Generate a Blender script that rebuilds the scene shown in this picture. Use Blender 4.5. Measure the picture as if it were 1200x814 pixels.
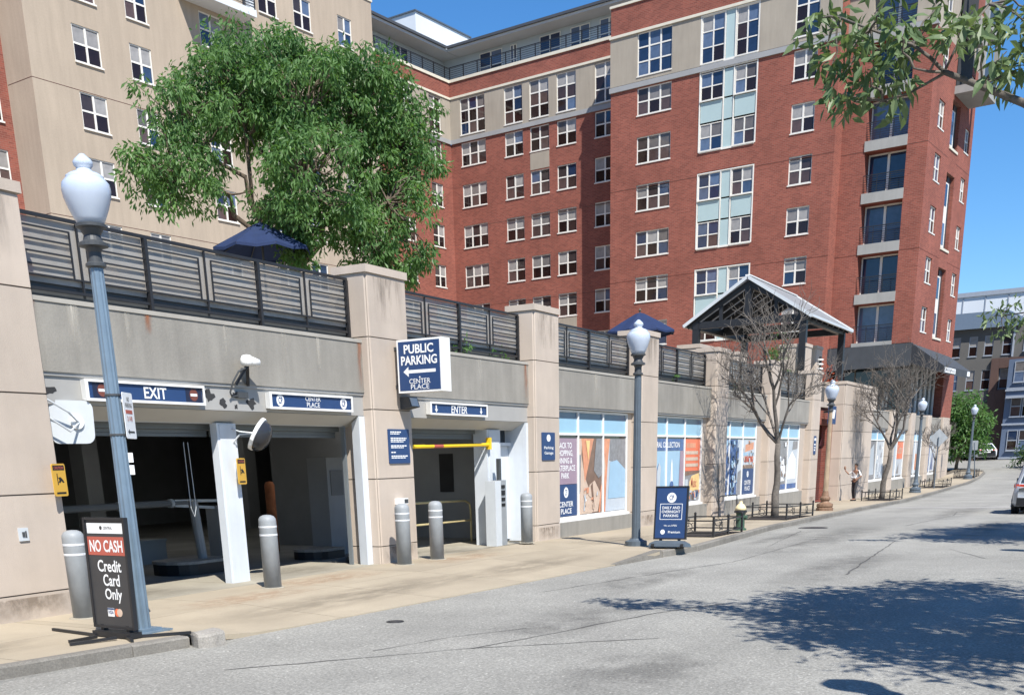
import bpy, bmesh, math, random
from mathutils import Vector, Matrix
import numpy as np
for o in list(bpy.data.objects): bpy.data.objects.remove(o)
S = bpy.context.scene
COL = S.collection
PI = math.pi
# ---------------------------------------------------------------- camera
# world: X along the garage wall (away from the camera), Y towards the buildings, Z up; camera above the origin
cd = bpy.data.cameras.new('camera'); cam = bpy.data.objects.new('camera', cd); COL.objects.link(cam)
RT, UP, FW = (.4899, -.8715, -.0243), (.2761, .1287, .9525), (.8269, .4733, -.3036)
cam.matrix_world = Matrix(((RT[0], UP[0], -FW[0], 0), (RT[1], UP[1], -FW[1], 0), (RT[2], UP[2], -FW[2], 1.79), (0, 0, 0, 1)))
cd.sensor_fit = 'HORIZONTAL'; cd.sensor_width = 36; cd.lens = 37.242
cd.shift_x = .0036; cd.shift_y = .4407
cd.clip_start = .1; cd.clip_end = 4000
S.camera = cam
# ---------------------------------------------------------------- light
TH = math.radians(5.38)                       # the big buildings stand 5.4 degrees askew of the garage wall
def b2w(v): return Vector((v[0]*math.cos(TH)+v[1]*math.sin(TH), -v[0]*math.sin(TH)+v[1]*math.cos(TH), v[2]))
LDIR = b2w((2.7, 4.04, -6.03)).normalized()   # the way sunlight travels
W = bpy.data.worlds.new('World'); S.world = W; W.use_nodes = True
nt = W.node_tree
sky = nt.nodes.new('ShaderNodeTexSky'); sky.sky_type = 'NISHITA'; sky.sun_disc = False
sd = -LDIR
sky.sun_elevation = math.asin(sd.z); sky.sun_rotation = math.atan2(sd.x, sd.y)
sky.altitude = 0; sky.air_density = 1.0; sky.dust_density = 0; sky.ozone_density = 8.0
bg = nt.nodes['Background']; bg.inputs[1].default_value = .095
hs = nt.nodes.new('ShaderNodeHueSaturation'); hs.inputs['Saturation'].default_value = 1.16
nt.links.new(sky.outputs[0], hs.inputs['Color']); nt.links.new(hs.outputs[0], bg.inputs[0])
sl = bpy.data.lights.new('sun', 'SUN'); sl.energy = 4.6; sl.angle = math.radians(.5); sl.color = (1, .955, .885)
sun = bpy.data.objects.new('sun', sl); COL.objects.link(sun)
sun.rotation_euler = LDIR.to_track_quat('-Z', 'Y').to_euler(); sun.location = (0, 0, 60)
S.view_settings.view_transform = 'Standard'; S.view_settings.look = 'None'
S.view_settings.exposure = .76; S.view_settings.gamma = 1
S.render.engine = 'CYCLES'
S.cycles.max_bounces = 6; S.cycles.transparent_max_bounces = 10
# ---------------------------------------------------------------- object helpers
BASE = {}
def link(o): COL.objects.link(o); return o
def thing(name, label, cat, base=(0, 0, 0), group=None, rz=0, bld=False):
    """an Empty at a thing's base; children are given in scene (or building) coordinates"""
    o = link(bpy.data.objects.new(name, None)); o.empty_display_size = .2
    if bld: o.location = b2w(base); o.rotation_euler = (0, 0, -TH)
    else: o.location = base; o.rotation_euler = (0, 0, rz)
    BASE[o.name] = Vector(base)
    tag(o, label, cat, group); return o
def proto(name, label, cat, group=None):
    o = thing(name, label, cat, (0, 0, 0), group); return o
def tag(o, label=None, cat=None, group=None, kind=None):
    if label: o['label'] = label
    if cat: o['category'] = cat
    if group: o['group'] = group
    if kind: o['kind'] = kind
    return o
def copy_tree(o, parent=None):
    c = o.copy(); COL.objects.link(c); c.parent = parent
    for ch in o.children: copy_tree(ch, c)
    return c
def attach(o, parent, pos=None):
    o.parent = parent
    b = BASE.get(parent.name, Vector()) if parent else Vector()
    o.location = (Vector(pos) if pos is not None else Vector()) - b
    BASE[o.name] = Vector(); return o
def place(name, me, parent, pos, rz=0):
    """an object on shared mesh data"""
    o = link(bpy.data.objects.new(name, me)); attach(o, parent, pos); BASE[o.name] = Vector()
    if rz: o.rotation_euler = (0, 0, rz)
    return o
class MB:
    def __init__(s): s.v = []; s.f = []; s.m = []; s.mi = 0; s.smf = []; s.sm = False
    def add(s, vs, fs):
        n = len(s.v); s.v += [tuple(x) for x in vs]
        for f in fs: s.f.append([i+n for i in f]); s.m.append(s.mi); s.smf.append(s.sm)
        return s
    def quad(s, *p): return s.add(p, [list(range(len(p)))])
    def box(s, x0, x1, y0, y1, z0, z1):
        vs = [(x, y, z) for z in (z0, z1) for y in (y0, y1) for x in (x0, x1)]
        return s.add(vs, [(0, 2, 3, 1), (4, 5, 7, 6), (0, 1, 5, 4), (2, 6, 7, 3), (0, 4, 6, 2), (1, 3, 7, 5)])
    def obox(s, c, ax, ay, az):
        c, ax, ay, az = map(Vector, (c, ax, ay, az))
        vs = [c+ax*x+ay*y+az*z for z in (-1, 1) for y in (-1, 1) for x in (-1, 1)]
        return s.add(vs, [(0, 2, 3, 1), (4, 5, 7, 6), (0, 1, 5, 4), (2, 6, 7, 3), (0, 4, 6, 2), (1, 3, 7, 5)])
    def bar(s, a, b, w, h=None, up=(0, 0, 1)):
        a, b = Vector(a), Vector(b); d = b-a; h = h or w; up = Vector(up)
        if abs(d.normalized().dot(up)) > .98: up = Vector((1, 0, 0))
        sx = d.cross(up).normalized(); sz = sx.cross(d).normalized()
        return s.obox((a+b)/2, d/2, sx*w/2, sz*h/2)
    def tube(s, pts, rad, n=8, cap=True):
        pts = [Vector(p) for p in pts]; N = len(pts)
        if not hasattr(rad, '__len__'): rad = [rad]*N
        base = len(s.v); vs = []; ref = None
        for i, p in enumerate(pts):
            t = (pts[min(i+1, N-1)]-pts[max(i-1, 0)])
            if t.length < 1e-9: t = Vector((0, 0, 1))
            t.normalize()
            if ref is None: ref = Vector((1, 0, 0)) if abs(t.x) < .8 else Vector((0, 1, 0))
            u = (ref-t*ref.dot(t)).normalized(); ref = u; w = t.cross(u)
            for k in range(n):
                a = 2*PI*k/n; vs.append(p+(u*math.cos(a)+w*math.sin(a))*rad[i])
        fs = [(i*n+k, i*n+(k+1) % n, (i+1)*n+(k+1) % n, (i+1)*n+k) for i in range(N-1) for k in range(n)]
        if cap: fs += [tuple(range(n-1, -1, -1)), tuple((N-1)*n+k for k in range(n))]
        return s.add(vs, fs)
    def lathe(s, c, prof, n=16, flute=0):
        """prof: (radius, height) pairs round a vertical axis through c"""
        c = Vector(c); vs = []
        for r, z in prof:
            for k in range(n):
                a = 2*PI*k/n; q = r*(1-(flute if k % 2 else 0)); vs.append(c+Vector((q*math.cos(a), q*math.sin(a), z)))
        N = len(prof)
        fs = [(i*n+k, i*n+(k+1) % n, (i+1)*n+(k+1) % n, (i+1)*n+k) for i in range(N-1) for k in range(n)]
        if prof[0][0] > 1e-4: fs.append(tuple(range(n-1, -1, -1)))
        if prof[-1][0] > 1e-4: fs.append(tuple((N-1)*n+k for k in range(n)))
        return s.add(vs, fs)
    def plate(s, O, U, V, poly, th):
        """a flat polygon in the plane O + u*U + v*V with its thickness to the front (U x V)"""
        O, U, V = Vector(O), Vector(U), Vector(V); n = U.cross(V).normalized()
        k = len(poly); a = [O+U*u+V*v for u, v in poly]; b = [p+n*th for p in a]
        return s.add(a+b, [tuple(range(k-1, -1, -1)), tuple(range(k, 2*k))]+[(i, (i+1) % k, k+(i+1) % k, k+i) for i in range(k)])
    def build(s, name, mats, parent=None, base=None, pos=None, smooth=False):
        me = s.mesh(name, mats, smooth)
        o = link(bpy.data.objects.new(name, me))
        if parent: attach(o, parent, pos)
        elif base is not None:
            b = Vector(base); me.transform(Matrix.Translation(-b)); o.location = b
        return o
    def mesh(s, name, mats, smooth=False):
        me = bpy.data.meshes.new(name); me.from_pydata(s.v, [], s.f)
        for m in (mats if isinstance(mats, (list, tuple)) else [mats]): me.materials.append(m)
        if any(s.m): me.polygons.foreach_set('material_index', s.m)
        if smooth: me.polygons.foreach_set('use_smooth', [True]*len(s.f))
        elif any(s.smf): me.polygons.foreach_set('use_smooth', s.smf)
        me.update(); return me
def rect(u0, u1, v0, v1): return [(u0, v0), (u1, v0), (u1, v1), (u0, v1)]
def disc(u, v, r, n=16): return [(u+r*math.cos(2*PI*k/n), v+r*math.sin(2*PI*k/n)) for k in range(n)]
def rrect(u0, u1, v0, v1, r, n=4):
    p = []
    for cx, cy, a0 in ((u1-r, v0+r, -PI/2), (u1-r, v1-r, 0), (u0+r, v1-r, PI/2), (u0+r, v0+r, PI)):
        for k in range(n+1): a = a0+PI/2*k/n; p.append((cx+r*math.cos(a), cy+r*math.sin(a)))
    return p
# lettering: outlines of the built-in font, turned to mesh once
_TX = {}
def glyphs(text, bold=0., shear=0.):
    key = (text, bold, shear)
    if key in _TX: return _TX[key]
    cu = bpy.data.curves.new('lettering', 'FONT'); cu.body = text; cu.align_x = 'CENTER'; cu.offset = bold; cu.shear = shear; cu.resolution_u = 3
    cu.space_line = .95
    ob = link(bpy.data.objects.new('lettering', cu))
    dg = bpy.context.evaluated_depsgraph_get()
    me = ob.evaluated_get(dg).to_mesh()
    vs = [tuple(v.co) for v in me.vertices]; fs = [tuple(p.vertices) for p in me.polygons]
    ob.evaluated_get(dg).to_mesh_clear()
    bpy.data.objects.remove(ob); bpy.data.curves.remove(cu)
    if vs:
        x0, x1 = min(v[0] for v in vs), max(v[0] for v in vs); y0, y1 = min(v[1] for v in vs), max(v[1] for v in vs)
        vs = [((v[0]-x0)/(x1-x0)-.5, (v[1]-y0)/(y1-y0)-.5) for v in vs]
    _TX[key] = (vs, fs); return _TX[key]
def letter(mb, text, O, U, V, u, v, w, h, bold=.012, shear=0., lift=.004):
    """lettering w wide and h high centred at (u, v) of a face, lift proud of it"""
    vs, fs = glyphs(text, bold, shear); O, U, V = Vector(O), Vector(U), Vector(V); n = U.cross(V).normalized()
    mb.add([O+U*(u+a*w)+V*(v+b*h)+n*lift for a, b in vs], fs)
# ---------------------------------------------------------------- materials
MAT = {}
def lin(c): return tuple(((x/255)/12.92 if x/255 <= .04045 else ((x/255+.055)/1.055)**2.4) for x in c)
def M(name, col, rough=.8, var=.12, scale=3., bump=0., bscale=40., metal=0., spec=.4, rand=0., streak=0., speck=0., sscale=60., emit=0., fleck=0., lane=0.):
    m = bpy.data.materials.new(name); m.use_nodes = True; MAT[name] = m
    N, Lk = m.node_tree.nodes, m.node_tree.links
    p = N['Principled BSDF']; p.inputs['Roughness'].default_value = rough; p.inputs['Metallic'].default_value = metal
    p.inputs['Specular IOR Level'].default_value = spec
    c = (*col, 1)
    if emit: p.inputs['Emission Color'].default_value = c; p.inputs['Emission Strength'].default_value = emit
    tc = N.new('ShaderNodeTexCoord')
    cur = None
    def mixmul(cur, fac_sock, lo, hi):
        mr = N.new('ShaderNodeMapRange'); mr.inputs['From Min'].default_value = .3; mr.inputs['From Max'].default_value = .7
        mr.inputs['To Min'].default_value = lo; mr.inputs['To Max'].default_value = hi; Lk.new(fac_sock, mr.inputs['Value'])
        mx = N.new('ShaderNodeVectorMath'); mx.operation = 'SCALE'
        if cur is None: mx.inputs[0].default_value = col
        else: Lk.new(cur, mx.inputs[0])
        Lk.new(mr.outputs[0], mx.inputs['Scale']); return mx.outputs[0]
    def noise(sc, stretch=None, det=6, rg=.6):
        n = N.new('ShaderNodeTexNoise'); n.inputs['Scale'].default_value = sc; n.inputs['Detail'].default_value = det; n.inputs['Roughness'].default_value = rg
        if stretch:
            mp = N.new('ShaderNodeMapping'); mp.inputs['Scale'].default_value = stretch; Lk.new(tc.outputs['Object'], mp.inputs[0]); Lk.new(mp.outputs[0], n.inputs['Vector'])
        else: Lk.new(tc.outputs['Object'], n.inputs['Vector'])
        return n.outputs['Fac']
    if var: cur = mixmul(cur, noise(scale), 1-var, 1+var)
    if streak: cur = mixmul(cur, noise(2.2, (1.6, 1.6, .18), 5), 1-streak, 1+streak*.35)
    if lane: cur = mixmul(cur, noise(1., (.07, .5, 1), 4), 1-lane, 1+lane); cur = mixmul(cur, noise(.9, None, 3), 1-lane*.7, 1+lane*.7)
    if speck: cur = mixmul(cur, noise(sscale, None, 2, .8), 1-speck, 1+speck)
    if fleck:
        fm = N.new('ShaderNodeMapRange'); fm.inputs['From Min'].default_value = .62; fm.inputs['From Max'].default_value = .72; fm.inputs['To Min'].default_value = 1; fm.inputs['To Max'].default_value = 1+fleck; Lk.new(noise(26., None, 2, .7), fm.inputs['Value'])
        fx = N.new('ShaderNodeVectorMath'); fx.operation = 'SCALE'; Lk.new(cur, fx.inputs[0]); Lk.new(fm.outputs[0], fx.inputs['Scale']); cur = fx.outputs[0]
    if rand:
        oi = N.new('ShaderNodeObjectInfo'); cur = mixmul(cur, oi.outputs['Random'], 1-rand, 1+rand)
    if cur is None: p.inputs['Base Color'].default_value = c
    else: Lk.new(cur, p.inputs['Base Color'])
    if bump:
        b = N.new('ShaderNodeBump'); b.inputs['Strength'].default_value = min(1, bump); b.inputs['Distance'].default_value = .01
        Lk.new(noise(bscale, None, 4), b.inputs['Height']); Lk.new(b.outputs[0], p.inputs['Normal'])
    return m
M('pilaster', (.465, .395, .33), .85, .06, 1.6, .3, 60, rand=.05, streak=.06, speck=.05, sscale=90)
M('pilaster_core', (.16, .135, .115), .9, .1)
M('grey_beam', (.27, .255, .225), .85, .12, 1.1, .4, 30, streak=.16, speck=.06, sscale=50)
M('beam_lip', (.36, .34, .30), .85, .1, 2)
M('asphalt', (.262, .256, .232), .88, .13, .35, .9, 55, speck=.34, sscale=34, fleck=.8, lane=.10)
M('asphalt_crack', (.105, .102, .098), .9, .1)
M('ground', (.16, .155, .14), .95, .2, .2)
M('sidewalk', (.34, .29, .215), .88, .11, .8, .35, 60, rand=.05, speck=.08, sscale=60)
M('sidewalk_joint', (.12, .1, .075), .95, .2)
M('garage_sill', (.30, .275, .22), .88, .14, 1.4, .3, 50, speck=.08)
M('kerb', (.185, .172, .15), .85, .16, 4, .6, 40, rand=.1, speck=.2, sscale=50)
M('far_pale', (.3, .29, .27), .9, .12, .6, speck=.1)
M('grey_metal', (.35, .345, .33), .55, .06, 1.5, rand=.02)
M('soffit', (.46, .45, .42), .6, .05, 1.5)
M('dark_hole', (.035, .036, .038), .9, .15)
M('white_steel', (.60, .64, .68), .5, .06, 2, rand=.02, streak=.08)
M('white_paint', (.74, .74, .72), .5, .04, 3)
M('shutter', (.16, .18, .19), .5, .08, 2)
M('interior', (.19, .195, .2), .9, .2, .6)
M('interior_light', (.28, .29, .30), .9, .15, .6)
M('interior_floor', (.2, .2, .19), .8, .2, .8)
M('tube_and_fill_light', (1, .97, .9), .5, 0, emit=9.)
M('navy_sign', (.022, .055, .15), .42, .04, 4)
M('navy_dark', (.016, .022, .05), .45, .05, 4)
M('white_print', (.78, .79, .79), .5, .03, 6)
M('red_print', (.42, .10, .07), .5, .05)
M('sign_grey', (.045, .045, .047), .5, .06)
M('steel_dark', (.018, .019, .022), .45, .1, 6)
M('rail_black', (.022, .022, .024), .42, .12, 6)
M('lamp_blue', (.17, .235, .30), .4, .1, 5, metal=.25, streak=.1)
M('lamp_grey', (.10, .125, .15), .45, .1, 5, metal=.2)
M('lamp_tan', (.36, .27, .18), .6, .25, 3, streak=.2)
M('lamp_brown', (.20, .12, .075), .6, .35, 5)
M('lamp_dark', (.055, .06, .065), .5, .1, 5)
M('bollard', (.285, .305, .32), .5, .09, 5, streak=.14, bump=.1, bscale=12)
M('band_white', (.62, .64, .66), .5, .12, 9)
M('yellow', (.80, .52, .02), .5, .06, 4)
M('sign_yellow', (.60, .35, .05), .5, .06, 4)
M('black', (.012, .012, .013), .5, 0)
M('mirror_back', (.52, .55, .57), .35, .05, 3)
M('mirror_dark', (.03, .033, .04), .2, .05, 3)
M('umbrella', (.012, .026, .08), .8, .12, 5)
M('rust_iron', (.35, .12, .05), .8, .3, 5)
M('limestone', (.34, .30, .245), .85, .08, .5, .2, 30, streak=.10)
M('tan_wall', (.39, .322, .25), .85, .07, .25, .2, 20, streak=.10, speck=.05, sscale=14)
M('grey_band', (.30, .305, .31), .7, .06, 1)
def poly_mat():
    m = bpy.data.materials.new('roof_poly'); m.use_nodes = True; MAT['roof_poly'] = m
    N, Lk = m.node_tree.nodes, m.node_tree.links; out = N['Material Output']; p = N['Principled BSDF']
    p.inputs['Base Color'].default_value = (.45, .46, .47, 1); p.inputs['Roughness'].default_value = .4
    t = N.new('ShaderNodeBsdfTranslucent'); t.inputs[0].default_value = (.62, .64, .66, 1)
    mx = N.new('ShaderNodeMixShader'); mx.inputs[0].default_value = .45; Lk.new(p.outputs[0], mx.inputs[1]); Lk.new(t.outputs[0], mx.inputs[2]); Lk.new(mx.outputs[0], out.inputs[0])
poly_mat()
M('sign_red', (.17, .055, .04), .55, .05)
M('cream_trim', (.62, .58, .48), .6, .05, 2)
M('joint', (.09, .04, .03), .9, .1)
M('aqua', (.37, .48, .49), .6, .04, 1)
M('window_frame', (.70, .68, .63), .5, .03, 2)
M('slab_edge', (.31, .31, .295), .8, .08, 1, streak=.08)
M('roof_white', (.62, .66, .70), .6, .04, .5)
M('pent_wall', (.42, .47, .50), .7, .06, .5)
M('eave', (.5, .5, .49), .7, .05, .5)
M('roof_dark', (.06, .065, .075), .6, .1, 1)
M('far_grey', (.12, .115, .108), .85, .08, .4)  # darkened tones: the far house's shade is put into its colours
M('far_brown', (.10, .06, .05), .85, .12, .6)
M('far_blue', (.10, .135, .205), .7, .08, .4)
M('far_trim', (.30, .33, .38), .6, .05)
M('awning', (.05, .057, .066), .75, .12, 2)
M('shop_dark', (.05, .055, .06), .35, .1, 2)
M('metal_roof', (.34, .345, .35), .45, .1, 1, metal=.1)
M('bark', (.13, .10, .075), .95, .3, 12, .8, 40)
M('bark_grey', (.13, .115, .10), .95, .3, 12, .8, 40)
M('mulch', (.03, .024, .02), 1, .4, 9, 1, 30)
M('red_gate', (.26, .075, .06), .6, .1, 4)
M('hydrant_green', (.05, .10, .065), .5, .1, 5)
M('cream', (.75, .62, .36), .5, .05, 5)
M('car_silver', (.50, .53, .57), .28, .02, 2, metal=.35, spec=.6)
M('car_white', (.72, .74, .76), .25, .02, 2, spec=.6)
M('car_dark', (.06, .07, .085), .25, .03, 2, spec=.6)
M('rubber', (.015, .015, .016), .8, .1)
M('tail_red', (.55, .06, .03), .25, .03)
M('skin', (.30, .17, .115), .6, .05, 8)
M('shirt', (.66, .66, .64), .85, .06, 14)
M('trousers', (.045, .045, .05), .85, .1, 12)
M('hair', (.015, .012, .01), .7, .1, 20)
M('handrail', (.50, .42, .22), .5, .1, 4)
M('orange_sheet', (.72, .17, .08), .22, .05)
M('purple_sheet', (.30, .22, .28), .22, .05)
M('sky_sheet', (.30, .46, .60), .22, .05)
M('pale_sheet', (.46, .51, .56), .22, .06, 5)
M('beige_sheet', (.55, .42, .33), .22, .12, 6)
M('brown_sheet', (.18, .11, .08), .22, .2, 6)
M('coat_sheet', (.60, .26, .15), .22, .18, 6)
M('grey_sheet', (.22, .22, .23), .22, .2, 8)
M('yellow_sheet', (.75, .52, .22), .22, .08, 8)
M('blue_sheet', (.05, .11, .27), .22, .3, 6)
M('transom_film', (.28, .47, .60), .3, .03, 2)
M('transom_dark', (.10, .17, .26), .2, .08, 2)
M('plant_green', (.05, .105, .03), .8, .3, 6)
M('red_leaf', (.28, .05, .02), .8, .3, 6)
M('granite', (.30, .28, .25), .85, .2, 6, .8, 40, speck=.2)
def glass_mat(name, dark, light, plight, rough=.04, spec=.5, tint=None):
    """window glass over a room: each pane is dark or shows a pale blind, by the object's random number"""
    m = bpy.data.materials.new(name); m.use_nodes = True; MAT[name] = m
    N, Lk = m.node_tree.nodes, m.node_tree.links; p = N['Principled BSDF']
    oi = N.new('ShaderNodeObjectInfo'); cr = N.new('ShaderNodeValToRGB'); cr.color_ramp.interpolation = 'LINEAR'
    e = cr.color_ramp.elements; e[0].position = 1-plight-.06; e[0].color = (*dark, 1); e[1].position = min(1, 1-plight+.25); e[1].color = (*light, 1)
    Lk.new(oi.outputs['Random'], cr.inputs[0])
    tc = N.new('ShaderNodeTexCoord'); nz = N.new('ShaderNodeTexNoise'); nz.inputs['Scale'].default_value = 2.5; Lk.new(tc.outputs['Object'], nz.inputs['Vector'])
    mr = N.new('ShaderNodeMapRange'); mr.inputs['To Min'].default_value = .6; mr.inputs['To Max'].default_value = 1.4; Lk.new(nz.outputs['Fac'], mr.inputs['Value'])
    mx = N.new('ShaderNodeVectorMath'); mx.operation = 'SCALE'; Lk.new(cr.outputs[0], mx.inputs[0]); Lk.new(mr.outputs[0], mx.inputs['Scale'])
    Lk.new(mx.outputs[0], p.inputs['Base Color']); p.inputs['Roughness'].default_value = rough; p.inputs['Specular IOR Level'].default_value = spec
    bp = N.new('ShaderNodeBump'); bp.inputs['Strength'].default_value = .03; bp.inputs['Distance'].default_value = .05; Lk.new(nz.outputs['Fac'], bp.inputs['Height']); Lk.new(bp.outputs[0], p.inputs['Normal'])
    return m
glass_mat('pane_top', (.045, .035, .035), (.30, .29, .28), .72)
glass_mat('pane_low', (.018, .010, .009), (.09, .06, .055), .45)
glass_mat('pane_blue', (.015, .03, .07), (.10, .14, .22), .5, spec=.8)
glass_mat('pane_shop', (.02, .03, .04), (.06, .075, .085), .4, spec=.7)
def brick_mat(name, c1, c2, mortar, k=1.):
    m = bpy.data.materials.new(name); m.use_nodes = True; MAT[name] = m
    N, Lk = m.node_tree.nodes, m.node_tree.links; p = N['Principled BSDF']; p.inputs['Roughness'].default_value = .88; p.inputs['Specular IOR Level'].default_value = .25
    tc = N.new('ShaderNodeTexCoord'); sp = N.new('ShaderNodeSeparateXYZ'); Lk.new(tc.outputs['Object'], sp.inputs[0])
    ad = N.new('ShaderNodeMath'); Lk.new(sp.outputs[0], ad.inputs[0]); Lk.new(sp.outputs[1], ad.inputs[1])
    cb = N.new('ShaderNodeCombineXYZ'); Lk.new(ad.outputs[0], cb.inputs[0]); Lk.new(sp.outputs[2], cb.inputs[1])
    b = N.new('ShaderNodeTexBrick'); Lk.new(cb.outputs[0], b.inputs['Vector'])
    b.inputs['Color1'].default_value = (*c1, 1); b.inputs['Color2'].default_value = (*c2, 1); b.inputs['Mortar'].default_value = (*mortar, 1)
    b.inputs['Scale'].default_value = 1; b.inputs['Brick Width'].default_value = .3*k; b.inputs['Row Height'].default_value = .1*k; b.inputs['Mortar Size'].default_value = .011*k; b.inputs['Bias'].default_value = -.1
    nz = N.new('ShaderNodeTexNoise'); nz.inputs['Scale'].default_value = .35; nz.inputs['Detail'].default_value = 8; nz.inputs['Roughness'].default_value = .7; Lk.new(tc.outputs['Object'], nz.inputs['Vector'])
    mr = N.new('ShaderNodeMapRange'); mr.inputs['From Min'].default_value = .3; mr.inputs['From Max'].default_value = .7; mr.inputs['To Min'].default_value = .80; mr.inputs['To Max'].default_value = 1.15; Lk.new(nz.outputs['Fac'], mr.inputs['Value'])
    mx = N.new('ShaderNodeVectorMath'); mx.operation = 'SCALE'; Lk.new(b.outputs[0], mx.inputs[0]); Lk.new(mr.outputs[0], mx.inputs['Scale'])
    Lk.new(mx.outputs[0], p.inputs['Base Color']); return m
brick_mat('brick', (.275, .085, .060), (.185, .056, .042), (.26, .13, .10))
brick_mat('brick_dark', (.13, .04, .032), (.09, .03, .026), (.12, .07, .06))
def leaf_mat(name, c1, c2, back=.5):
    m = bpy.data.materials.new(name); m.use_nodes = True; MAT[name] = m
    N, Lk = m.node_tree.nodes, m.node_tree.links; out = N['Material Output']; N.remove(N['Principled BSDF'])
    tc = N.new('ShaderNodeTexCoord'); nz = N.new('ShaderNodeTexNoise'); nz.inputs['Scale'].default_value = 1.3; nz.inputs['Detail'].default_value = 6; Lk.new(tc.outputs['Object'], nz.inputs['Vector'])
    cr = N.new('ShaderNodeValToRGB'); e = cr.color_ramp.elements; e[0].position = .32; e[0].color = (*c1, 1); e[1].position = .68; e[1].color = (*c2, 1); Lk.new(nz.outputs['Fac'], cr.inputs[0])
    d = N.new('ShaderNodeBsdfPrincipled'); d.inputs['Roughness'].default_value = .45; d.inputs['Specular IOR Level'].default_value = .35; Lk.new(cr.outputs[0], d.inputs['Base Color'])
    t = N.new('ShaderNodeBsdfTranslucent'); mx0 = N.new('ShaderNodeVectorMath'); mx0.operation = 'MULTIPLY'; mx0.inputs[1].default_value = (1.5, 1.6, .7); Lk.new(cr.outputs[0], mx0.inputs[0]); Lk.new(mx0.outputs[0], t.inputs['Color'])
    mx = N.new('ShaderNodeMixShader'); mx.inputs[0].default_value = back; Lk.new(d.outputs[0], mx.inputs[1]); Lk.new(t.outputs[0], mx.inputs[2]); Lk.new(mx.outputs[0], out.inputs[0]); return m
leaf_mat('leaf', (.065, .142, .046), (.138, .25, .08), .40)
leaf_mat('leaf_near', (.08, .135, .055), (.18, .235, .12), .25)
leaf_mat('leaf_dark', (.03, .065, .022), (.06, .115, .035), .3)
def screen_mat():
    """weathered translucent screen behind the terrace railing"""
    m = bpy.data.materials.new('screen'); m.use_nodes = True; MAT['screen'] = m
    N, Lk = m.node_tree.nodes, m.node_tree.links; out = N['Material Output']; p = N['Principled BSDF']
    p.inputs['Base Color'].default_value = (.36, .345, .32, 1); p.inputs['Roughness'].default_value = .35
    tc = N.new('ShaderNodeTexCoord'); mp = N.new('ShaderNodeMapping'); mp.inputs['Scale'].default_value = (1.3, 1.3, 3.5); Lk.new(tc.outputs['Object'], mp.inputs[0])
    nz = N.new('ShaderNodeTexNoise'); nz.inputs['Scale'].default_value = 1.5; nz.inputs['Detail'].default_value = 7; Lk.new(mp.outputs[0], nz.inputs['Vector'])
    mr = N.new('ShaderNodeMapRange'); mr.inputs['From Min'].default_value = .3; mr.inputs['From Max'].default_value = .7; mr.inputs['To Min'].default_value = .5; mr.inputs['To Max'].default_value = .88; Lk.new(nz.outputs['Fac'], mr.inputs['Value'])
    t = N.new('ShaderNodeBsdfTransparent'); t.inputs[0].default_value = (.85, .85, .85, 1)
    mx = N.new('ShaderNodeMixShader'); Lk.new(mr.outputs[0], mx.inputs[0]); Lk.new(t.outputs[0], mx.inputs[1]); Lk.new(p.outputs[0], mx.inputs[2]); Lk.new(mx.outputs[0], out.inputs[0])
screen_mat()
def stain_mat(name, col, sc=(6, 6, 1.2), thr=.48, flat=False):
    m = bpy.data.materials.new(name); m.use_nodes = True; MAT[name] = m
    N, Lk = m.node_tree.nodes, m.node_tree.links; out = N['Material Output']; p = N['Principled BSDF']
    p.inputs['Base Color'].default_value = (*col, 1); p.inputs['Roughness'].default_value = .9
    tc = N.new('ShaderNodeTexCoord'); mp = N.new('ShaderNodeMapping'); mp.inputs['Scale'].default_value = sc; Lk.new(tc.outputs['Object'], mp.inputs[0])
    nz = N.new('ShaderNodeTexNoise'); nz.inputs['Scale'].default_value = 1.5; nz.inputs['Detail'].default_value = 8; nz.inputs['Roughness'].default_value = .65; Lk.new(mp.outputs[0], nz.inputs['Vector'])
    mr = N.new('ShaderNodeMapRange'); mr.inputs['From Min'].default_value = thr-.08; mr.inputs['From Max'].default_value = thr+.14; mr.inputs['To Max'].default_value = .75; Lk.new(nz.outputs['Fac'], mr.inputs['Value'])
    t = N.new('ShaderNodeBsdfTransparent'); al = mr.outputs[0]
    sp = N.new('ShaderNodeSeparateXYZ'); Lk.new(tc.outputs['Generated'], sp.inputs[0])
    def op(o, a, b=None):                       # the stain thins out towards its own outline
        m2 = N.new('ShaderNodeMath'); m2.operation = o
        for i, v in enumerate((a, b)):
            if v is None: continue
            if isinstance(v, float): m2.inputs[i].default_value = v
            else: Lk.new(v, m2.inputs[i])
        return m2.outputs[0]
    for ax in (0, 1 if flat else 2):
        q = op('SUBTRACT', op('MULTIPLY', sp.outputs[ax], 2.), 1.)
        if not flat and ax == 2: f = op('POWER', sp.outputs[2], .7)
        else: f = op('SUBTRACT', 1., op('POWER', op('ABSOLUTE', q), 2.))
        al = op('MULTIPLY', al, f)
    if flat: al = op('MULTIPLY', al, .42)
    mx = N.new('ShaderNodeMixShader'); Lk.new(al, mx.inputs[0]); Lk.new(t.outputs[0], mx.inputs[1]); Lk.new(p.outputs[0], mx.inputs[2]); Lk.new(mx.outputs[0], out.inputs[0])
stain_mat('rust_stain', (.36, .13, .055))
stain_mat('lime_stain', (.62, .58, .50), (9, 9, .6), .5)
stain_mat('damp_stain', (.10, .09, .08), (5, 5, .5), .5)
stain_mat('oil_stain', (.07, .068, .065), (1.2, 1.2, 1), .46, True); stain_mat('tyre_stain', (.14, .12, .09), (.8, 2.5, 1), .42, True); stain_mat('rust_spill', (.40, .21, .10), (2, 3, 1), .46, True)
stain_mat('base_grime', (.24, .19, .145), (4, 4, 3), .46); stain_mat('damp_faint', (.27, .23, .19), (5, 5, .8), .5)
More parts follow.
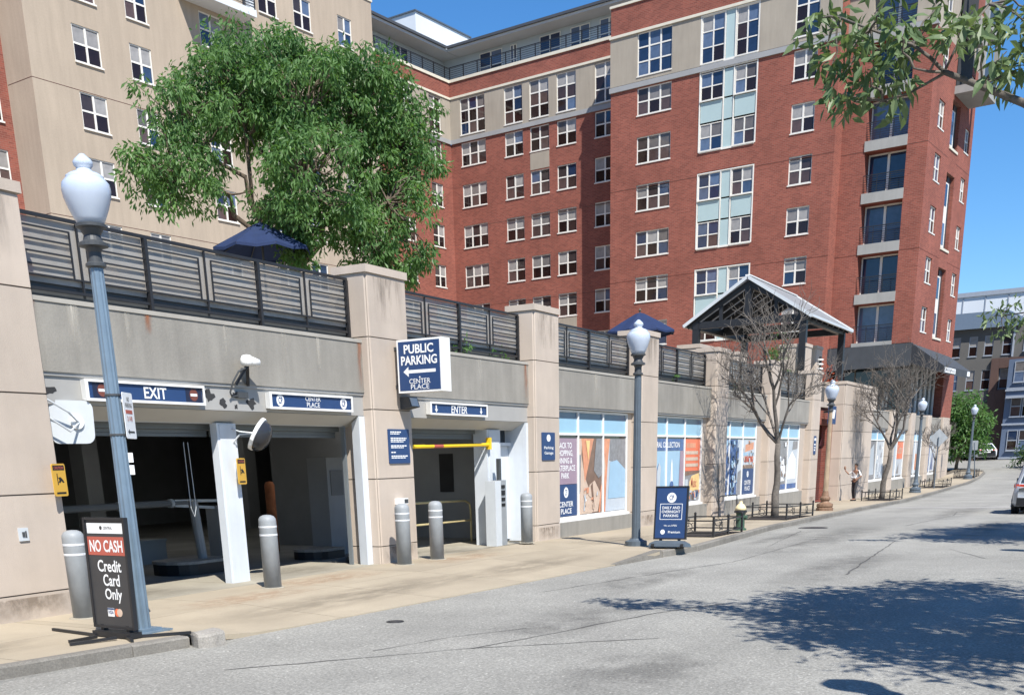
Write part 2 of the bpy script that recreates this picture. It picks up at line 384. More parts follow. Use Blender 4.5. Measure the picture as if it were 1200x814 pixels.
# ---------------------------------------------------------------- ground, road, pavement
def interp(x, P):
    if x <= P[0][0]: return P[0][1]
    for (a, b), (c, d) in zip(P, P[1:]):
        if x <= c: return b+(d-b)*(x-a)/(c-a)
    return P[-1][1]
def zs(x): return interp(x, [(18, 0), (30, -.10), (43, -.25), (56, -.4), (66, -.4), (79, -.33), (95, .12), (104, .6), (110, .9), (150, 1.0)])
def zr(x): return zs(x)-.125
def yk(x): return interp(x, [(-40, 11), (0, 10.3), (6.4, 9.38), (8.9, 8.98), (12, 8.72), (20.3, 8.12), (22.3, 7.95), (25.6, 8.2), (29.8, 8.56), (34.6, 8.74), (42.6, 9.0), (54.6, 9.2), (63.4, 9.38), (74.6, 9.55), (82, 9.47), (87, 9.57), (93.4, 9.95), (96, 10.25), (98.5, 11.6), (99, 18)])
XS = sorted(set([-40, -20, -10, 0, 3, 6.4, 8.9, 10.5, 12, 14, 16, 18, 20.3, 22.3, 25, 28, 31, 33.5, 36, 40, 44, 49, 54, 59, 64, 69, 74, 80, 85, 90, 93.4, 96, 98.5, 99, 104, 110, 120, 150]))
g = MB()
def strip(mb, xs, ya, yb, z, n=1):
    for a, b in zip(xs, xs[1:]):
        for k in range(n):
            t0, t1 = k/n, (k+1)/n
            P = [(x, ya(x)+(yb(x)-ya(x))*t, z(x)) for x, t in ((a, t0), (b, t0), (b, t1), (a, t1))]
            mb.quad(*P)
strip(g, [-600, -40]+[x for x in XS if x > -40]+[300, 1500], lambda x: -1500, lambda x: 1500, lambda x: zr(x)-.35, 1)
tag(g.build('ground', MAT['ground']), kind='structure')
g = MB(); YR = -.55
strip(g, XS, lambda x: YR, lambda x: yk(x)+.12, zr, 5)
# the cross street at the far end
g.add([(99, 18.1, zr(99)+.002), (112, 18.1, zr(112)+.002), (112, 60, zr(112)+.002), (99, 60, zr(99)+.002)], [(0, 1, 2, 3)])
g.add([(97, -.56, zr(97)+.002), (97, -60, zr(97)+.002), (112, -60, zr(112)+.002), (112, -.56, zr(112)+.002)], [(0, 1, 2, 3)])
road = tag(g.build('road', MAT['asphalt']), kind='structure')
# sealed cracks across the asphalt
rnd = random.Random(5)
def crack(pts, w=.022):
    mb = MB(); P = []
    for (x0, y0), (x1, y1) in zip(pts, pts[1:]):
        n = max(2, int(math.hypot(x1-x0, y1-y0)/.25))
        for k in range(n): t = k/n; P.append((x0+(x1-x0)*t+rnd.uniform(-.02, .02), y0+(y1-y0)*t+rnd.uniform(-.02, .02)))
    P.append(pts[-1]); L, R = [], []
    for i, p in enumerate(P):
        q = P[min(i+1, len(P)-1)]; r = P[max(i-1, 0)]; dx, dy = q[0]-r[0], q[1]-r[1]; l = math.hypot(dx, dy) or 1
        ww = w*rnd.uniform(.3, 1.0); L.append((p[0]-dy/l*ww, p[1]+dx/l*ww, zr(p[0])+.004)); R.append((p[0]+dy/l*ww, p[1]-dx/l*ww, zr(p[0])+.004))
    for i in range(len(P)-1): mb.quad(R[i], R[i+1], L[i+1], L[i])
    return attach(mb.build('road_crack', MAT['asphalt_crack']), road)
for pts, w in [([(7.7, 7.63), (9.7, 6.0), (11.05, 4.35)], .016), ([(9.7, 5.95), (13.0, 5.1), (14.1, 4.6)], .018), ([(18.2, 3.9), (26.5, 4.6)], .022), ([(9.2, 6.9), (10.3, 6.6), (11.2, 6.1)], .01),
               ([(14.5, 7.6), (20, 6.4), (27, 6.5)], .012), ([(33, 5.5), (40, 5.1), (43, 5.4)], .02), ([(24, 6.9), (30, 7.7)], .014), ([(29, 1.6), (33, 2.4), (36, 2.0)], .014), ([(22, 2.2), (24.2, 3.1)], .012)]: crack(pts, w)
# pale concrete bands laid across the road
for x0, x1, y0, y1 in ((46.5, 48, 0, 8.8), (57, 58.4, 0, 9.0)):
    mb = MB(); strip(mb, [x0, x1], lambda x: y0, lambda x: y1, lambda x: zr(x)+.006, 8); attach(mb.build('concrete_band', MAT['far_pale']), road)
def ground_disc(name, x, y, r, label, cat, z):
    mb = MB(); mb.lathe((x, y, z), [(r*1.15, -.02), (r*1.15, .006), (r, .006), (r, .001), (r*.85, .001), (r*.8, .007), (.001, .007)], 18)
    return tag(mb.build(name, MAT['steel_dark'], None, (x, y, z)), label, cat)
ground_disc('valve_cover', 11.1, 7.95, .1, 'small dark round valve cover set in the asphalt just below the driveway edge', 'valve cover', zr(11))
ground_disc('manhole_cover', 31.5, 7.75, .36, 'dark manhole cover in the road close to the kerb by the tree pits', 'manhole cover', zr(31.5))
# wear on the asphalt: oil, gutter grit
def flat_stain(par, x0, x1, y0, y1, zf, mat, n=6):
    mb = MB()
    for i in range(n):
        for j in range(3):
            P = [(x0+(x1-x0)*u/n, y0+(y1-y0)*v/3) for u, v in ((i, j), (i+1, j), (i+1, j+1), (i, j+1))]; mb.quad(*[(x, y, zf(x, y)) for x, y in P])
    attach(mb.build('stain', MAT[mat]), par)
for a in ((10, 13.5, 5.2, 6.6), (15, 24, 3.6, 5.0), (14, 19, 6.2, 7.4), (20, 34, 5.6, 7.0), (8, 10.5, 3, 4.6), (26, 38, 2.6, 3.8), (24, 30, 7.2, 7.8), (36, 50, 4.5, 6.0)): flat_stain(road, *a, lambda x, y: zr(x)+.0045, 'oil_stain')
gd = MB(); strip(gd, [20.6]+[x for x in XS if 22 < x < 95], lambda x: yk(x)-.22, lambda x: yk(x)-.005, lambda x: zr(x)+.005); attach(gd.build('gutter_grit', MAT['oil_stain']), road)
gd = MB(); strip(gd, [x for x in XS if -11 < x < 8.95], lambda x: yk(x)-.16, lambda x: yk(x)-.005, lambda x: zr(x)+.005); attach(gd.build('gutter_grit', MAT['oil_stain']), road)
# near-side pavement (behind the frame) that carries the trees and lamps which throw the shadows
g = MB(); strip(g, XS, lambda x: -5, lambda x: YR, lambda x: zs(x)); strip(g, XS, lambda x: YR, lambda x: YR+.001, lambda x: zs(x))
for a, b in zip(XS, XS[1:]): g.quad((a, YR, zr(a)-.05), (b, YR, zr(b)-.05), (b, YR, zs(b)), (a, YR, zs(a)))
tag(g.build('near_pavement', MAT['sidewalk']), kind='structure')
# far-side pavement: concrete slabs with recessed joints
YW = 12.3
g = MB(); strip(g, [x for x in XS if x <= 8.9], lambda x: yk(x)+.13, lambda x: 12.9, lambda x: zs(x)-.03); strip(g, [x for x in XS if 20.3 <= x <= 98.5], lambda x: yk(x)+.13 if x < 20.4 or x > 21 else 8.6, lambda x: 12.9, lambda x: zs(x)-.03)
side = tag(g.build('sidewalk', MAT['sidewalk_joint']), kind='structure')
XS2 = []; x = -8.
while x < 9: XS2.append(x); x += 1.85
XS2 += [8.85]
def slab(x0, x1, f0, f1, name='slab', mat='sidewalk', zf=None, par=None):
    j = .007; mb = MB(); zf = zf or (lambda x, y: zs(x)); n = 3
    x0 += j; x1 -= j; top = []
    for k in range(n+1):
        x = x0+(x1-x0)*k/n
        for f, sgn in ((f0, j), (f1, -j)): y = f(x)+sgn; top.append((x, y, zf(x, y)))
    for k in range(n):
        a, b, c, d = top[2*k], top[2*k+2], top[2*k+3], top[2*k+1]; mb.quad(a, b, c, d)
    dn = lambda p: (p[0], p[1], p[2]-.06)
    ring = [top[2*k] for k in range(n+1)]+[top[2*k+1] for k in range(n, -1, -1)]
    for i in range(len(ring)): p, q = ring[i], ring[(i+1) % len(ring)]; mb.quad(dn(p), dn(q), q, p)
    return attach(mb.build(name, MAT[mat]), par or side)
YF = lambda x: yk(x)+.16
for a, b in zip([q for q in XS2[:-1]], XS2[1:]):
    mid = lambda x: (YF(x)+12.1)/2
    slab(a, b, YF, mid); slab(a, b, mid, lambda x: 12.12)
x = 20.6
while x < 93:
    d = 1.9 if x < 60 else 3.8; mid = lambda x: YF(x)+(12.3-YF(x))*.5
    slab(x, x+d, YF, mid); slab(x, x+d, mid, lambda x: 12.3); x += d
# driveway apron sloping down from the garage mouths to the asphalt
def apz(x, y):
    t = (y-yk(x))/(10.6-yk(x)); fl = min(1, max(0, (20.5-x)/1.7))*min(1, max(.25, (x-8.6)/1.2)); return zs(x)+min(0, -.112+.112*max(0, t))*fl
xs = [8.85, 11.1, 13.3, 15.6, 18.1, 20.6]
drive = MB(); strip(drive, [8.85, 12, 16, 20.6], lambda x: yk(x)+.02, lambda x: 12.9, lambda x: -.17)
drive = tag(drive.build('driveway', MAT['sidewalk_joint']), kind='structure')
for a, b in zip(xs, xs[1:]):
    slab(a, b, lambda x: yk(x)+.01, lambda x: 10.6, zf=apz, par=drive); slab(a, b, lambda x: 10.6, lambda x: 12.13, par=drive)
for a, b in ((9.66, 13.1), (13.1, 16.6), (17.82, 20.6), (20.6, 22.84)): slab(a, b, lambda x: 12.13, lambda x: 13.9, 'sill_slab', 'garage_sill', par=drive)
for x0, x1, y0, y1, m in ((9.4, 16, 9.2, 10.3, 'tyre_stain'), (12.5, 15.6, 10.9, 12.0, 'rust_spill'), (10.2, 13, 10.4, 11.4, 'rust_spill'), (16.8, 19.6, 10.8, 11.7, 'rust_spill'), (15, 20, 8.9, 10.0, 'tyre_stain'), (10, 12.6, 12.2, 13.6, 'tyre_stain'), (14, 16.2, 12.2, 13.6, 'tyre_stain'), (18.4, 20.6, 11.2, 13.2, 'tyre_stain')):
    flat_stain(drive, x0, x1, y0, y1, lambda x, y: (apz(x, y) if y < 10.6 else zs(x))+.0045, m)
for x0, x1, y0, y1 in ((4, 8, 9.9, 11), (22, 26, 9.3, 11.2), (29, 33, 9.4, 11), (37, 44, 9.8, 11.4)): flat_stain(side, x0, x1, y0, y1, lambda x, y: zs(x)+.0045, 'tyre_stain')
# granite kerb, stone by stone
g = MB(); kerb = tag(g.box(-8, 8.8, 9.6, 9.62, -.3, -.2).build('kerb', MAT['kerb']), kind='structure')
def kstone(x0, x1):
    j = .006; mb = MB(); a, b = x0+j, x1-j; r = random.Random(int(x0*10))
    q = lambda x, y, z: (x, y+r.uniform(-.008, .008), z+r.uniform(-.006, .006))
    za, zb = zs(a)+.004, zs(b)+.004; ya, yb = yk(a), yk(b)
    lo = [(a, ya, zr(a)-.1), (b, yb, zr(b)-.1), (b, yb+.155, zr(b)-.1), (a, ya+.155, zr(a)-.1)]
    mi = [q(a, ya, za-.02), q(b, yb, zb-.02)]; up = [q(a, ya+.02, za), q(b, yb+.02, zb), (b, yb+.155, zb), (a, ya+.155, za)]
    mb.add(lo+mi+up, [(0, 1, 5, 4), (4, 5, 7, 6), (6, 7, 8, 9), (1, 2, 8, 7, 5), (0, 4, 6, 9, 3), (2, 3, 9, 8)])
    attach(mb.build('kerb_stone', MAT['kerb']), kerb)
x = -8.6
while x < 8.3: kstone(x, min(x+1.5, 8.62)); x += 1.5
kx = [20.7]
while kx[-1] < 96: kx.append(kx[-1]+(1.8 if kx[-1] < 60 else 3))
for a, b in zip(kx, kx[1:]): kstone(a, b)
# the driveway end of the kerb at the right: a tapering stone
mb = MB(); mb.add([(18.7, yk(18.7)-.01, -.16), (20.7, 8.10, -.16), (20.7, 8.3, -.16), (18.7, yk(18.7)+.1, -.16), (18.7, yk(18.7), -.105), (20.7, 8.12, .004), (20.7, 8.3, .004), (18.7, yk(18.7)+.12, -.104)], [(0, 1, 5, 4), (4, 5, 6, 7), (3, 0, 4, 7), (1, 2, 6, 5), (2, 3, 7, 6)])
attach(mb.build('kerb_stone', MAT['kerb']), kerb)
# round granite block that ends the kerb at the left
mb = MB(); r = random.Random(4); vs = []
for z, k in ((-.2, 1.0), (.0, 1.0), (.035, .93)):
    for i in range(11): a = 2*PI*i/11; rr = .21*k*(1+.09*math.sin(i*2.3)); vs.append((8.82+rr*math.cos(a), 8.93+rr*math.sin(a)*.8, z+.012*math.sin(i*1.7)))
mb.add(vs, [(i+11*k, (i+1) % 11+11*k, (i+1) % 11+11*(k+1), i+11*(k+1)) for k in (0, 1) for i in range(11)]+[tuple(22+i for i in range(11))])
tag(mb.build('granite_block', MAT['granite'], None, (8.82, 8.93, -.12)), 'rough round granite block ending the kerb beside the driveway apron', 'stone block')
# ---------------------------------------------------------------- parking garage
YP = 12.1
gar = thing('parking_garage', 'long beige concrete parking garage with grey beams and a terrace on top', 'garage', (9.65, 12.1, 0))
JZ = [.32, 1.536, 2.742, 3.956]
def pilaster(x0, x1, yf=YP, yb=12.8, top=4.97, cap=True, joints=JZ, chamf=.05):
    core = MB(); zb = zs(x0)-.3; d = .022
    core.box(x0+d, x1-d, yf+d, yb-.01, zb, top)
    p = attach(core.build('pilaster', MAT['pilaster_core']), gar)
    zz = [zb]+[j for j in joints if j < top-.2]+[top]
    for a, b in zip(zz, zz[1:]):
        mb = MB(); e = .009 if b != top else 0; a2 = a+.009; b2 = b-e
        # a chamfered front-left arris
        fp = [(x0+chamf, yf), (x1-.015, yf), (x1, yf+.015), (x1, yb), (x0, yb), (x0, yf+chamf)]
        n = len(fp); mb.add([(x, y, a2) for x, y in fp]+[(x, y, b2) for x, y in fp], [tuple(range(n-1, -1, -1)), tuple(range(n, 2*n))]+[(i, (i+1) % n, n+(i+1) % n, n+i) for i in range(n)])
        attach(mb.build('stone_panel', MAT['pilaster']), p)
    if cap:
        mb = MB(); mb.box(x0+.012, x1-.012, yf+.012, yb-.01, top, top+.025); mb.box(x0-.03, x1+.03, yf-.03, yb+.03, top+.025, top+.15)
        attach(mb.build('cap', MAT['pilaster']), p)
    return p
PX = [(7.72, 9.65), (16.58, 17.8), (22.85, 24.07), (29.15, 30.37), (35.45, 36.67), (41.72, 42.94), (48.0, 49.22)]
for x0, x1 in PX: pilaster(x0, x1)
pilaster(48.1, 49.12, 12.6, 13.7, 6.05, True, [5.0])            # tall pier on the terrace behind the seventh pilaster
pilaster(43.9, 45.2, 14.2, 15.0, 5.55, True, [4.6]); pilaster(52.3, 53.4, 13.2, 14.2, 6.3, True, [5.2])
pilaster(37.9, 39.3, 13.6, 14.4, 5.35, True, [4.6])
pilaster(52.72, 59.2, 11.87, 13.4, 4.75, True, [.32, 1.536, 2.742, 3.9], .06)   # the wide block right of the entrance
PX2 = [(65.6, 66.85), (71.9, 73.2), (78.2, 79.4), (84.6, 87.6)]
for x0, x1 in PX2: pilaster(x0, x1, 12.1, 12.8, 4.0, False, [.32, 1.536, 2.742])
# grey spandrel beams between the pilasters
def beam(x0, x1, yf=12.27):
    mb = MB(); mb.box(x0, x1, yf, 12.75, 3.03, 3.86)
    b = attach(mb.build('spandrel_beam', MAT['grey_beam']), gar)
    mb = MB(); mb.box(x0+.002, x1-.002, yf-.015, 12.74, 3.86, 3.915); attach(mb.build('beam_lip', MAT['beam_lip']), b)
    mb = MB(); mb.box(x0+.002, x1-.002, yf+.02, 12.74, 2.985, 3.03); attach(mb.build('drip_edge', MAT['grey_metal']), b)
    return b
BAYS = [(9.65, 16.58), (17.8, 22.85), (24.07, 29.15), (30.37, 35.45), (36.67, 41.72), (42.94, 48.0)]
for a, b in BAYS: beam(a, b)
beam(59.2, 65.6); beam(66.85, 71.9); beam(73.2, 78.2); beam(79.4, 84.6)
# walls beyond the frame at the left and the closed shell of the garage
mb = MB(); mb.box(-25, 7.72, 12.15, 12.8, -.4, 4.9); attach(mb.build('side_wall', MAT['pilaster']), gar)
mb = MB(); mb.box(-25, 88, 12.76, 44, 3.55, 3.93); attach(mb.build('terrace_slab', MAT['sidewalk']), gar)
mb = MB()
mb.box(9.3, 9.66, 12.8, 30, -.3, 3.54); mb.box(31, 31.3, 12.8, 30, -.3, 3.54); mb.box(9.66, 31, 29.7, 30, -.3, 3.54); mb.box(9.66, 31, 12.8, 29.7, 3.45, 3.545)
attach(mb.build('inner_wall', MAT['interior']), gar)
mb = MB(); mb.box(9.66, 31, 13.9, 29.7, -.4, -.012); attach(mb.build('inner_floor', MAT['interior_floor']), gar)
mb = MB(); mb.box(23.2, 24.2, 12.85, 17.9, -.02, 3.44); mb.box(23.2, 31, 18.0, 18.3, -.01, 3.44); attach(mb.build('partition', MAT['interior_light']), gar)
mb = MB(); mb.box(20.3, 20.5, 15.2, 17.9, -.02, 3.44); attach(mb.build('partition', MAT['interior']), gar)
mb = MB(); mb.box(23.18, 23.195, 14.6, 15.0, 1.1, 2.0); attach(mb.build('dark_panel', MAT['dark_hole']), gar)
for (x, y) in ((13.0, 18), (13, 24), (20, 24), (26, 24)):
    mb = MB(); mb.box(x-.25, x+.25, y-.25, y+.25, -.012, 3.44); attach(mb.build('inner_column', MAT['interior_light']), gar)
for x, y, l in ((13.6, 17, 1.2), (17.6, 20.5, 1.2), (19.2, 20.5, 1.2), (15.0, 23, 1.2), (23.5, 23, 1.3), (11.6, 20.8, 1.2), (18.6, 15.4, 1.2), (20.6, 16.6, 1.2), (19.5, 14.4, 1.2)):  # the tubes over the ENTER lane are added to brighten its walls
    mb = MB(); mb.box(x, x+l, y-.04, y+.04, 2.9, 2.95); f = attach(mb.build('tube_and_fill_light', MAT['tube_and_fill_light']), gar)
    mb = MB(); mb.box(x-.02, x+l+.02, y-.08, y+.08, 2.953, 3.02); attach(mb.build('light_housing', MAT['interior_light']), f)
# portals: grey sign band, sloping soffit, roller shutter box, white posts
def header(x0, x1):
    mb = MB(); mb.box(x0, x1, 12.315, 12.6, 2.64, 2.985)
    h = attach(mb.build('header_panel', MAT['grey_metal']), gar)
    mb = MB(); mb.quad((x0, 12.32, 2.635), (x0, 12.66, 2.47), (x1, 12.66, 2.47), (x1, 12.32, 2.635)); mb.box(x0, x1, 12.66, 12.72, 2.46, 2.99)
    attach(mb.build('soffit', MAT['soffit']), h); return h
def shutter(x0, x1):
    mb = MB(); mb.box(x0, x1, 12.9, 13.3, 2.385, 2.62)
    s = attach(mb.build('roller_shutter', MAT['shutter']), gar)
    for k in range(2):
        q = MB(); q.box(x0+.03, x1-.03, 12.97, 13.0, 2.278+.053*k, 2.326+.053*k); attach(q.build('shutter_slat', MAT['shutter']), s)
header(9.65, 16.58); header(17.8, 22.85); shutter(9.66, 13.28); shutter(13.3, 16.57); shutter(17.82, 21.45)
def post(x0, x1, y0, y1, top, name='white_post'):
    mb = MB(); mb.box(x0, x1, y0, y1, zs(x0)-.05, top); p = attach(mb.build(name, MAT['white_steel']), gar)
    mb = MB(); w = x1-x0; mb.box(x0+w*.12, x1-w*.12, y0-.012, y0-.001, zs(x0), top-.02); attach(mb.build('front_plate', MAT['white_steel']), p); return p
post(13.08, 13.51, 12.58, 12.72, 2.47)
# white jambs at the sides of the pilasters
mb = MB(); mb.add([(16.40, 12.3, -.02), (16.575, 12.3, -.02), (16.575, 12.5, -.02), (16.44, 12.5, -.02), (16.40, 12.3, 2.63), (16.575, 12.3, 2.63), (16.575, 12.5, 2.52), (16.44, 12.5, 2.52)], [(0, 1, 5, 4), (3, 0, 4, 7), (2, 3, 7, 6), (1, 2, 6, 5), (4, 5, 6, 7)])
attach(mb.build('jamb', MAT['white_steel']), gar)
mb = MB(); mb.box(16.36, 16.4, 12.62, 12.7, -.02, 2.46); attach(mb.build('shutter_guide', MAT['shutter']), gar)
post(17.81, 17.88, 12.32, 12.62, 2.63, 'jamb')
post(21.46, 22.06, 12.6, 12.95, 2.47)
mb = MB(); mb.box(22.74, 22.845, 12.3, 12.9, -.02, 2.62); attach(mb.build('jamb', MAT['white_steel']), gar)
# white door with a dark light over it
mb = MB(); mb.box(22.07, 22.735, 12.78, 12.83, .03, 2.12); dr = attach(mb.build('door', MAT['white_steel']), gar)
mb = MB(); mb.box(22.14, 22.18, 12.72, 12.78, .98, 1.1); mb.box(22.16, 22.26, 12.70, 12.72, 1.02, 1.05); attach(mb.build('handle', MAT['lamp_dark']), dr)
mb = MB(); mb.box(22.06, 22.735, 12.7, 12.9, 2.125, 2.2); mb.box(22.06, 22.735, 12.7, 12.9, 2.56, 2.63); attach(mb.build('door_head', MAT['white_steel']), gar)
mb = MB(); mb.box(22.1, 22.7, 12.84, 12.86, 2.2, 2.56); attach(mb.build('transom_pane', MAT['pane_shop']), gar)
# flaking paint on the header band
r = random.Random(11)
for cx, cz, w, h in ((9.85, 2.8, .34, .12), (12.72, 2.83, .28, .22), (13.0, 2.75, .2, .16), (13.3, 2.88, .2, .1), (13.62, 2.76, .26, .2), (12.62, 2.9, .16, .1), (13.28, 2.7, .1, .08)):
    n = 13; poly = []
    for i in range(n): a = 2*PI*i/n; k = r.uniform(.45, 1.05); poly.append((cx+w/2*k*math.cos(a), cz+h/2*k*math.sin(a)))
    mb = MB(); mb.plate((0, 12.315, 0), (1, 0, 0), (0, 0, 1), poly, .003); attach(mb.build('bare_patch', MAT['dark_hole']), gar)
# stains: rust and lime runs below the railing feet, damp on the sills
def stain(x0, x1, z0, z1, y, mat):
    mb = MB(); n = 4
    for i in range(n):
        a, b = x0+(x1-x0)*i/n, x0+(x1-x0)*(i+1)/n; mb.quad((a, y, z0), (b, y, z0), (b, y, z1), (a, y, z1))
    attach(mb.build('stain', MAT[mat]), gar)
for a in ((16.42, 16.575, 3.05, 3.86, 12.264, 'rust_stain'), (22.62, 22.84, 3.05, 3.86, 12.264, 'rust_stain'), (11.55, 11.72, 3.6, 3.86, 12.264, 'rust_stain'), (9.68, 9.8, 3.7, 3.86, 12.264, 'rust_stain'), (39.8, 40.3, 3.2, 3.86, 12.264, 'rust_stain'),
          (10.25, 10.45, 3.35, 3.86, 12.265, 'lime_stain'), (11.2, 11.32, 3.45, 3.86, 12.265, 'lime_stain'), (14.4, 14.55, 3.1, 3.86, 12.265, 'lime_stain'), (15.3, 15.4, 3.3, 3.86, 12.265, 'lime_stain'), (20.6, 20.75, 3.3, 3.86, 12.265, 'lime_stain'), (26.4, 26.6, 3.25, 3.86, 12.265, 'lime_stain'), (13.1, 13.2, 3.4, 3.86, 12.265, 'lime_stain'),
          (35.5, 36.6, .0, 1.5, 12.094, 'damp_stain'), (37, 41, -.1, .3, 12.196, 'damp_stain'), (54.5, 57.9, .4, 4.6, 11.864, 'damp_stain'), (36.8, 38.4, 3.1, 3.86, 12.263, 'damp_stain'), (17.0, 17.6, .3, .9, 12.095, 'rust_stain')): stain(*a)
# storefront windows
def storefront(x0, mull, x1, rightpost=True, z0=.35, z1=2.97, tr=2.4, yf=12.42):
    mb = MB(); f = .055
    for x in [x0]+mull+[x1]: mb.box(x-f/2, x+f/2, yf-.03, yf+.07, z0, z1)
    for i, (a, b) in enumerate(zip([x0]+mull, mull+[x1])):
        for z in (z0+f/2, tr, z1-f/2): mb.box(a+f/2+.001, b-f/2-.001, yf-.028, yf+.068, z-f/2, z+f/2)
    mb.box(x0-.02, x1+.05, yf-.1, yf+.06, z0-.06, z0-.002)
    w = attach(mb.build('storefront_window', MAT['white_paint']), gar)
    for a, b in zip([x0]+mull, mull+[x1]):
        q = MB(); q.box(a+f/2, b-f/2, yf+.012, yf+.02, z0+f, tr-f/2); attach(q.build('pane', MAT['pane_shop']), w)
        q = MB(); q.box(a+f/2, b-f/2, yf+.012, yf+.02, tr+f/2, tr+.37); attach(q.build('transom_pane', MAT['transom_film']), w)
        q = MB(); q.box(a+f/2, b-f/2, yf+.013, yf+.021, tr+.37, z1-f); attach(q.build('transom_pane', MAT['transom_dark']), w)
    mb = MB(); mb.box(x0-.05, x1+.15, 12.2, 12.6, zs(x0)-.3, z0-.06); attach(mb.build('sill_wall', MAT['grey_beam']), w)
    mb = MB(); mb.box(x0-.1, x1+.1, 12.9, 12.95, -.3, 3.5); attach(mb.build('back_panel', MAT['dark_hole']), w)
    return w
SW = [storefront(24.22, [25.73, 27.26], 28.83), storefront(30.42, [31.9, 33.45], 34.98), storefront(36.72, [37.9, 39.42], 40.98), storefront(42.98, [43.9, 45.45], 47.1),
      storefront(59.6, [61.5, 63.45], 65.4, z0=.3), storefront(67.2, [69.4], 71.6, z0=.25), storefront(73.5, [75.8], 78., z0=.25), storefront(79.6, [82], 84.4, z0=.25)]
for a, b, yf in ((28.9, 29.15, 12.4), (35.06, 35.45, 12.4), (41.06, 41.72, 12.4), (47.2, 48.0, 12.4)):
    mb = MB(); mb.box(a, b, yf, 12.7, -.3, 3.03); attach(mb.build('infill_pier', MAT['pilaster']), gar)
# printed sheets filling the panes
def sheet(w, x0, x1, z0, z1, mat, extra=(), y=12.428, name='window_print'):
    mats = [MAT[mat]]; mb = MB(); U, V = (1, 0, 0), (0, 0, 1); mb.plate((0, y, 0), U, V, rect(x0, x1, z0, z1), .002); k = 1; d = .0035
    for e in extra:
        mats.append(MAT[e[1]]); mb.mi = k; k += 1; d += .0015
        if e[0] == 't': letter(mb, e[2], (0, y, 0), U, V, e[3], e[4], e[5], e[6], lift=d)
        else: mb.plate((0, y-d, 0), U, V, [(x, z) for x, z in e[2]], .0004)
    attach(mb.build(name, mats), w)
def clutter(x0, x1, z0, z1, mats, n, seed, lo=.06, hi=.3):
    r = random.Random(seed); e = []
    for k in range(n):
        x, z, a, b = r.uniform(x0, x1-.06), r.uniform(z0, z1-.06), r.uniform(lo, hi), r.uniform(lo, hi)*1.3; sk = r.uniform(-.08, .08)
        q = [(x, z), (x+a, z+sk*.4), (x+a+sk, z+b), (x+sk, z+b*r.uniform(.6, 1))]; e.append(('p', mats[k % len(mats)], [(min(max(u, x0), x1), min(max(v, z0), z1)) for u, v in q]))
    return e
def emblem(x, z, r): return [('p', 'white_print', disc(x, z, r)), ('t', 'navy_sign', 'CP', x, z, r*1.05, r*1.1)]
w = SW[0]
sheet(w, 24.26, 25.69, 1.2, 2.3, 'purple_sheet', [('t', 'white_print', 'BACK TO\nSHOPPING,\nDINING &\nWATERPLACE\nPARK', 25.0, 1.77, 1.15, .86)])
sheet(w, 24.26, 25.69, .42, 1.19, 'navy_sign', emblem(25.05, 1.0, .13)+[('t', 'white_print', 'CENTER\nPLACE', 25.05, .63, .8, .3)])
sheet(w, 25.77, 27.22, .42, 2.3, 'brown_sheet', [('p', 'beige_sheet', [(25.77, .42), (26.6, .42), (26.45, 1.0), (26.15, 1.35), (25.95, 1.9), (26.0, 2.3), (25.77, 2.3)]), ('p', 'coat_sheet', [(25.95, 2.3), (26.7, 2.3), (26.5, 1.9), (26.3, 1.5), (26.15, 1.2), (26.05, 1.75)]), ('p', 'beige_sheet', [(26.1, .45), (26.95, .45), (27.15, .9), (26.75, 1.25), (26.45, 1.15), (26.3, .95)]), ('p', 'grey_sheet', [(26.85, 2.3), (27.22, 2.3), (27.22, 1.4), (27.0, 1.3), (26.7, 1.5)]), ('p', 'white_print', disc(26.2, .75, .05)), ('p', 'coat_sheet', [(27.0, .42), (27.1, .42), (27.2, 1.1), (27.15, 1.15)]), ('p', 'brown_sheet', [(26.5, 1.12), (26.62, 1.2), (26.72, .6), (26.68, .45)]), ('p', 'pale_sheet', [(26.05, .5), (26.15, .95), (26.2, .95), (26.12, .5)]), ('p', 'yellow_sheet', [(26.2, 2.25), (26.45, 2.25), (26.35, 1.75)]), ('p', 'grey_sheet', [(25.78, 1.9), (25.9, 1.9), (25.86, 1.0), (25.78, .9)])]+clutter(26.0, 26.9, .5, 1.1, ['beige_sheet', 'coat_sheet', 'pale_sheet'], 10, 12, .05, .16))
sheet(w, 27.3, 28.78, .42, 2.3, 'pale_sheet', [('p', 'coat_sheet', [(27.3, 2.3), (27.75, 2.3), (27.6, 1.7), (27.5, 1.0), (27.45, .42), (27.3, .42)]), ('p', 'beige_sheet', [(27.3, 2.1), (27.45, 1.6), (27.35, 1.2), (27.3, 1.2)]), ('p', 'grey_sheet', [(27.75, 2.3), (28.78, 2.3), (28.78, 1.5), (28.4, 1.65), (27.7, 1.75)]), ('p', 'sky_sheet', [(27.75, 1.7), (28.2, 1.75), (28.78, 1.5), (28.78, .75), (27.62, .75)])])
w = SW[1]
sheet(w, 30.45, 33.41, 1.98, 2.33, 'blue_sheet', [('t', 'white_print', 'LIBERAL COLLECTION', 31.9, 2.15, 2.3, .16)])
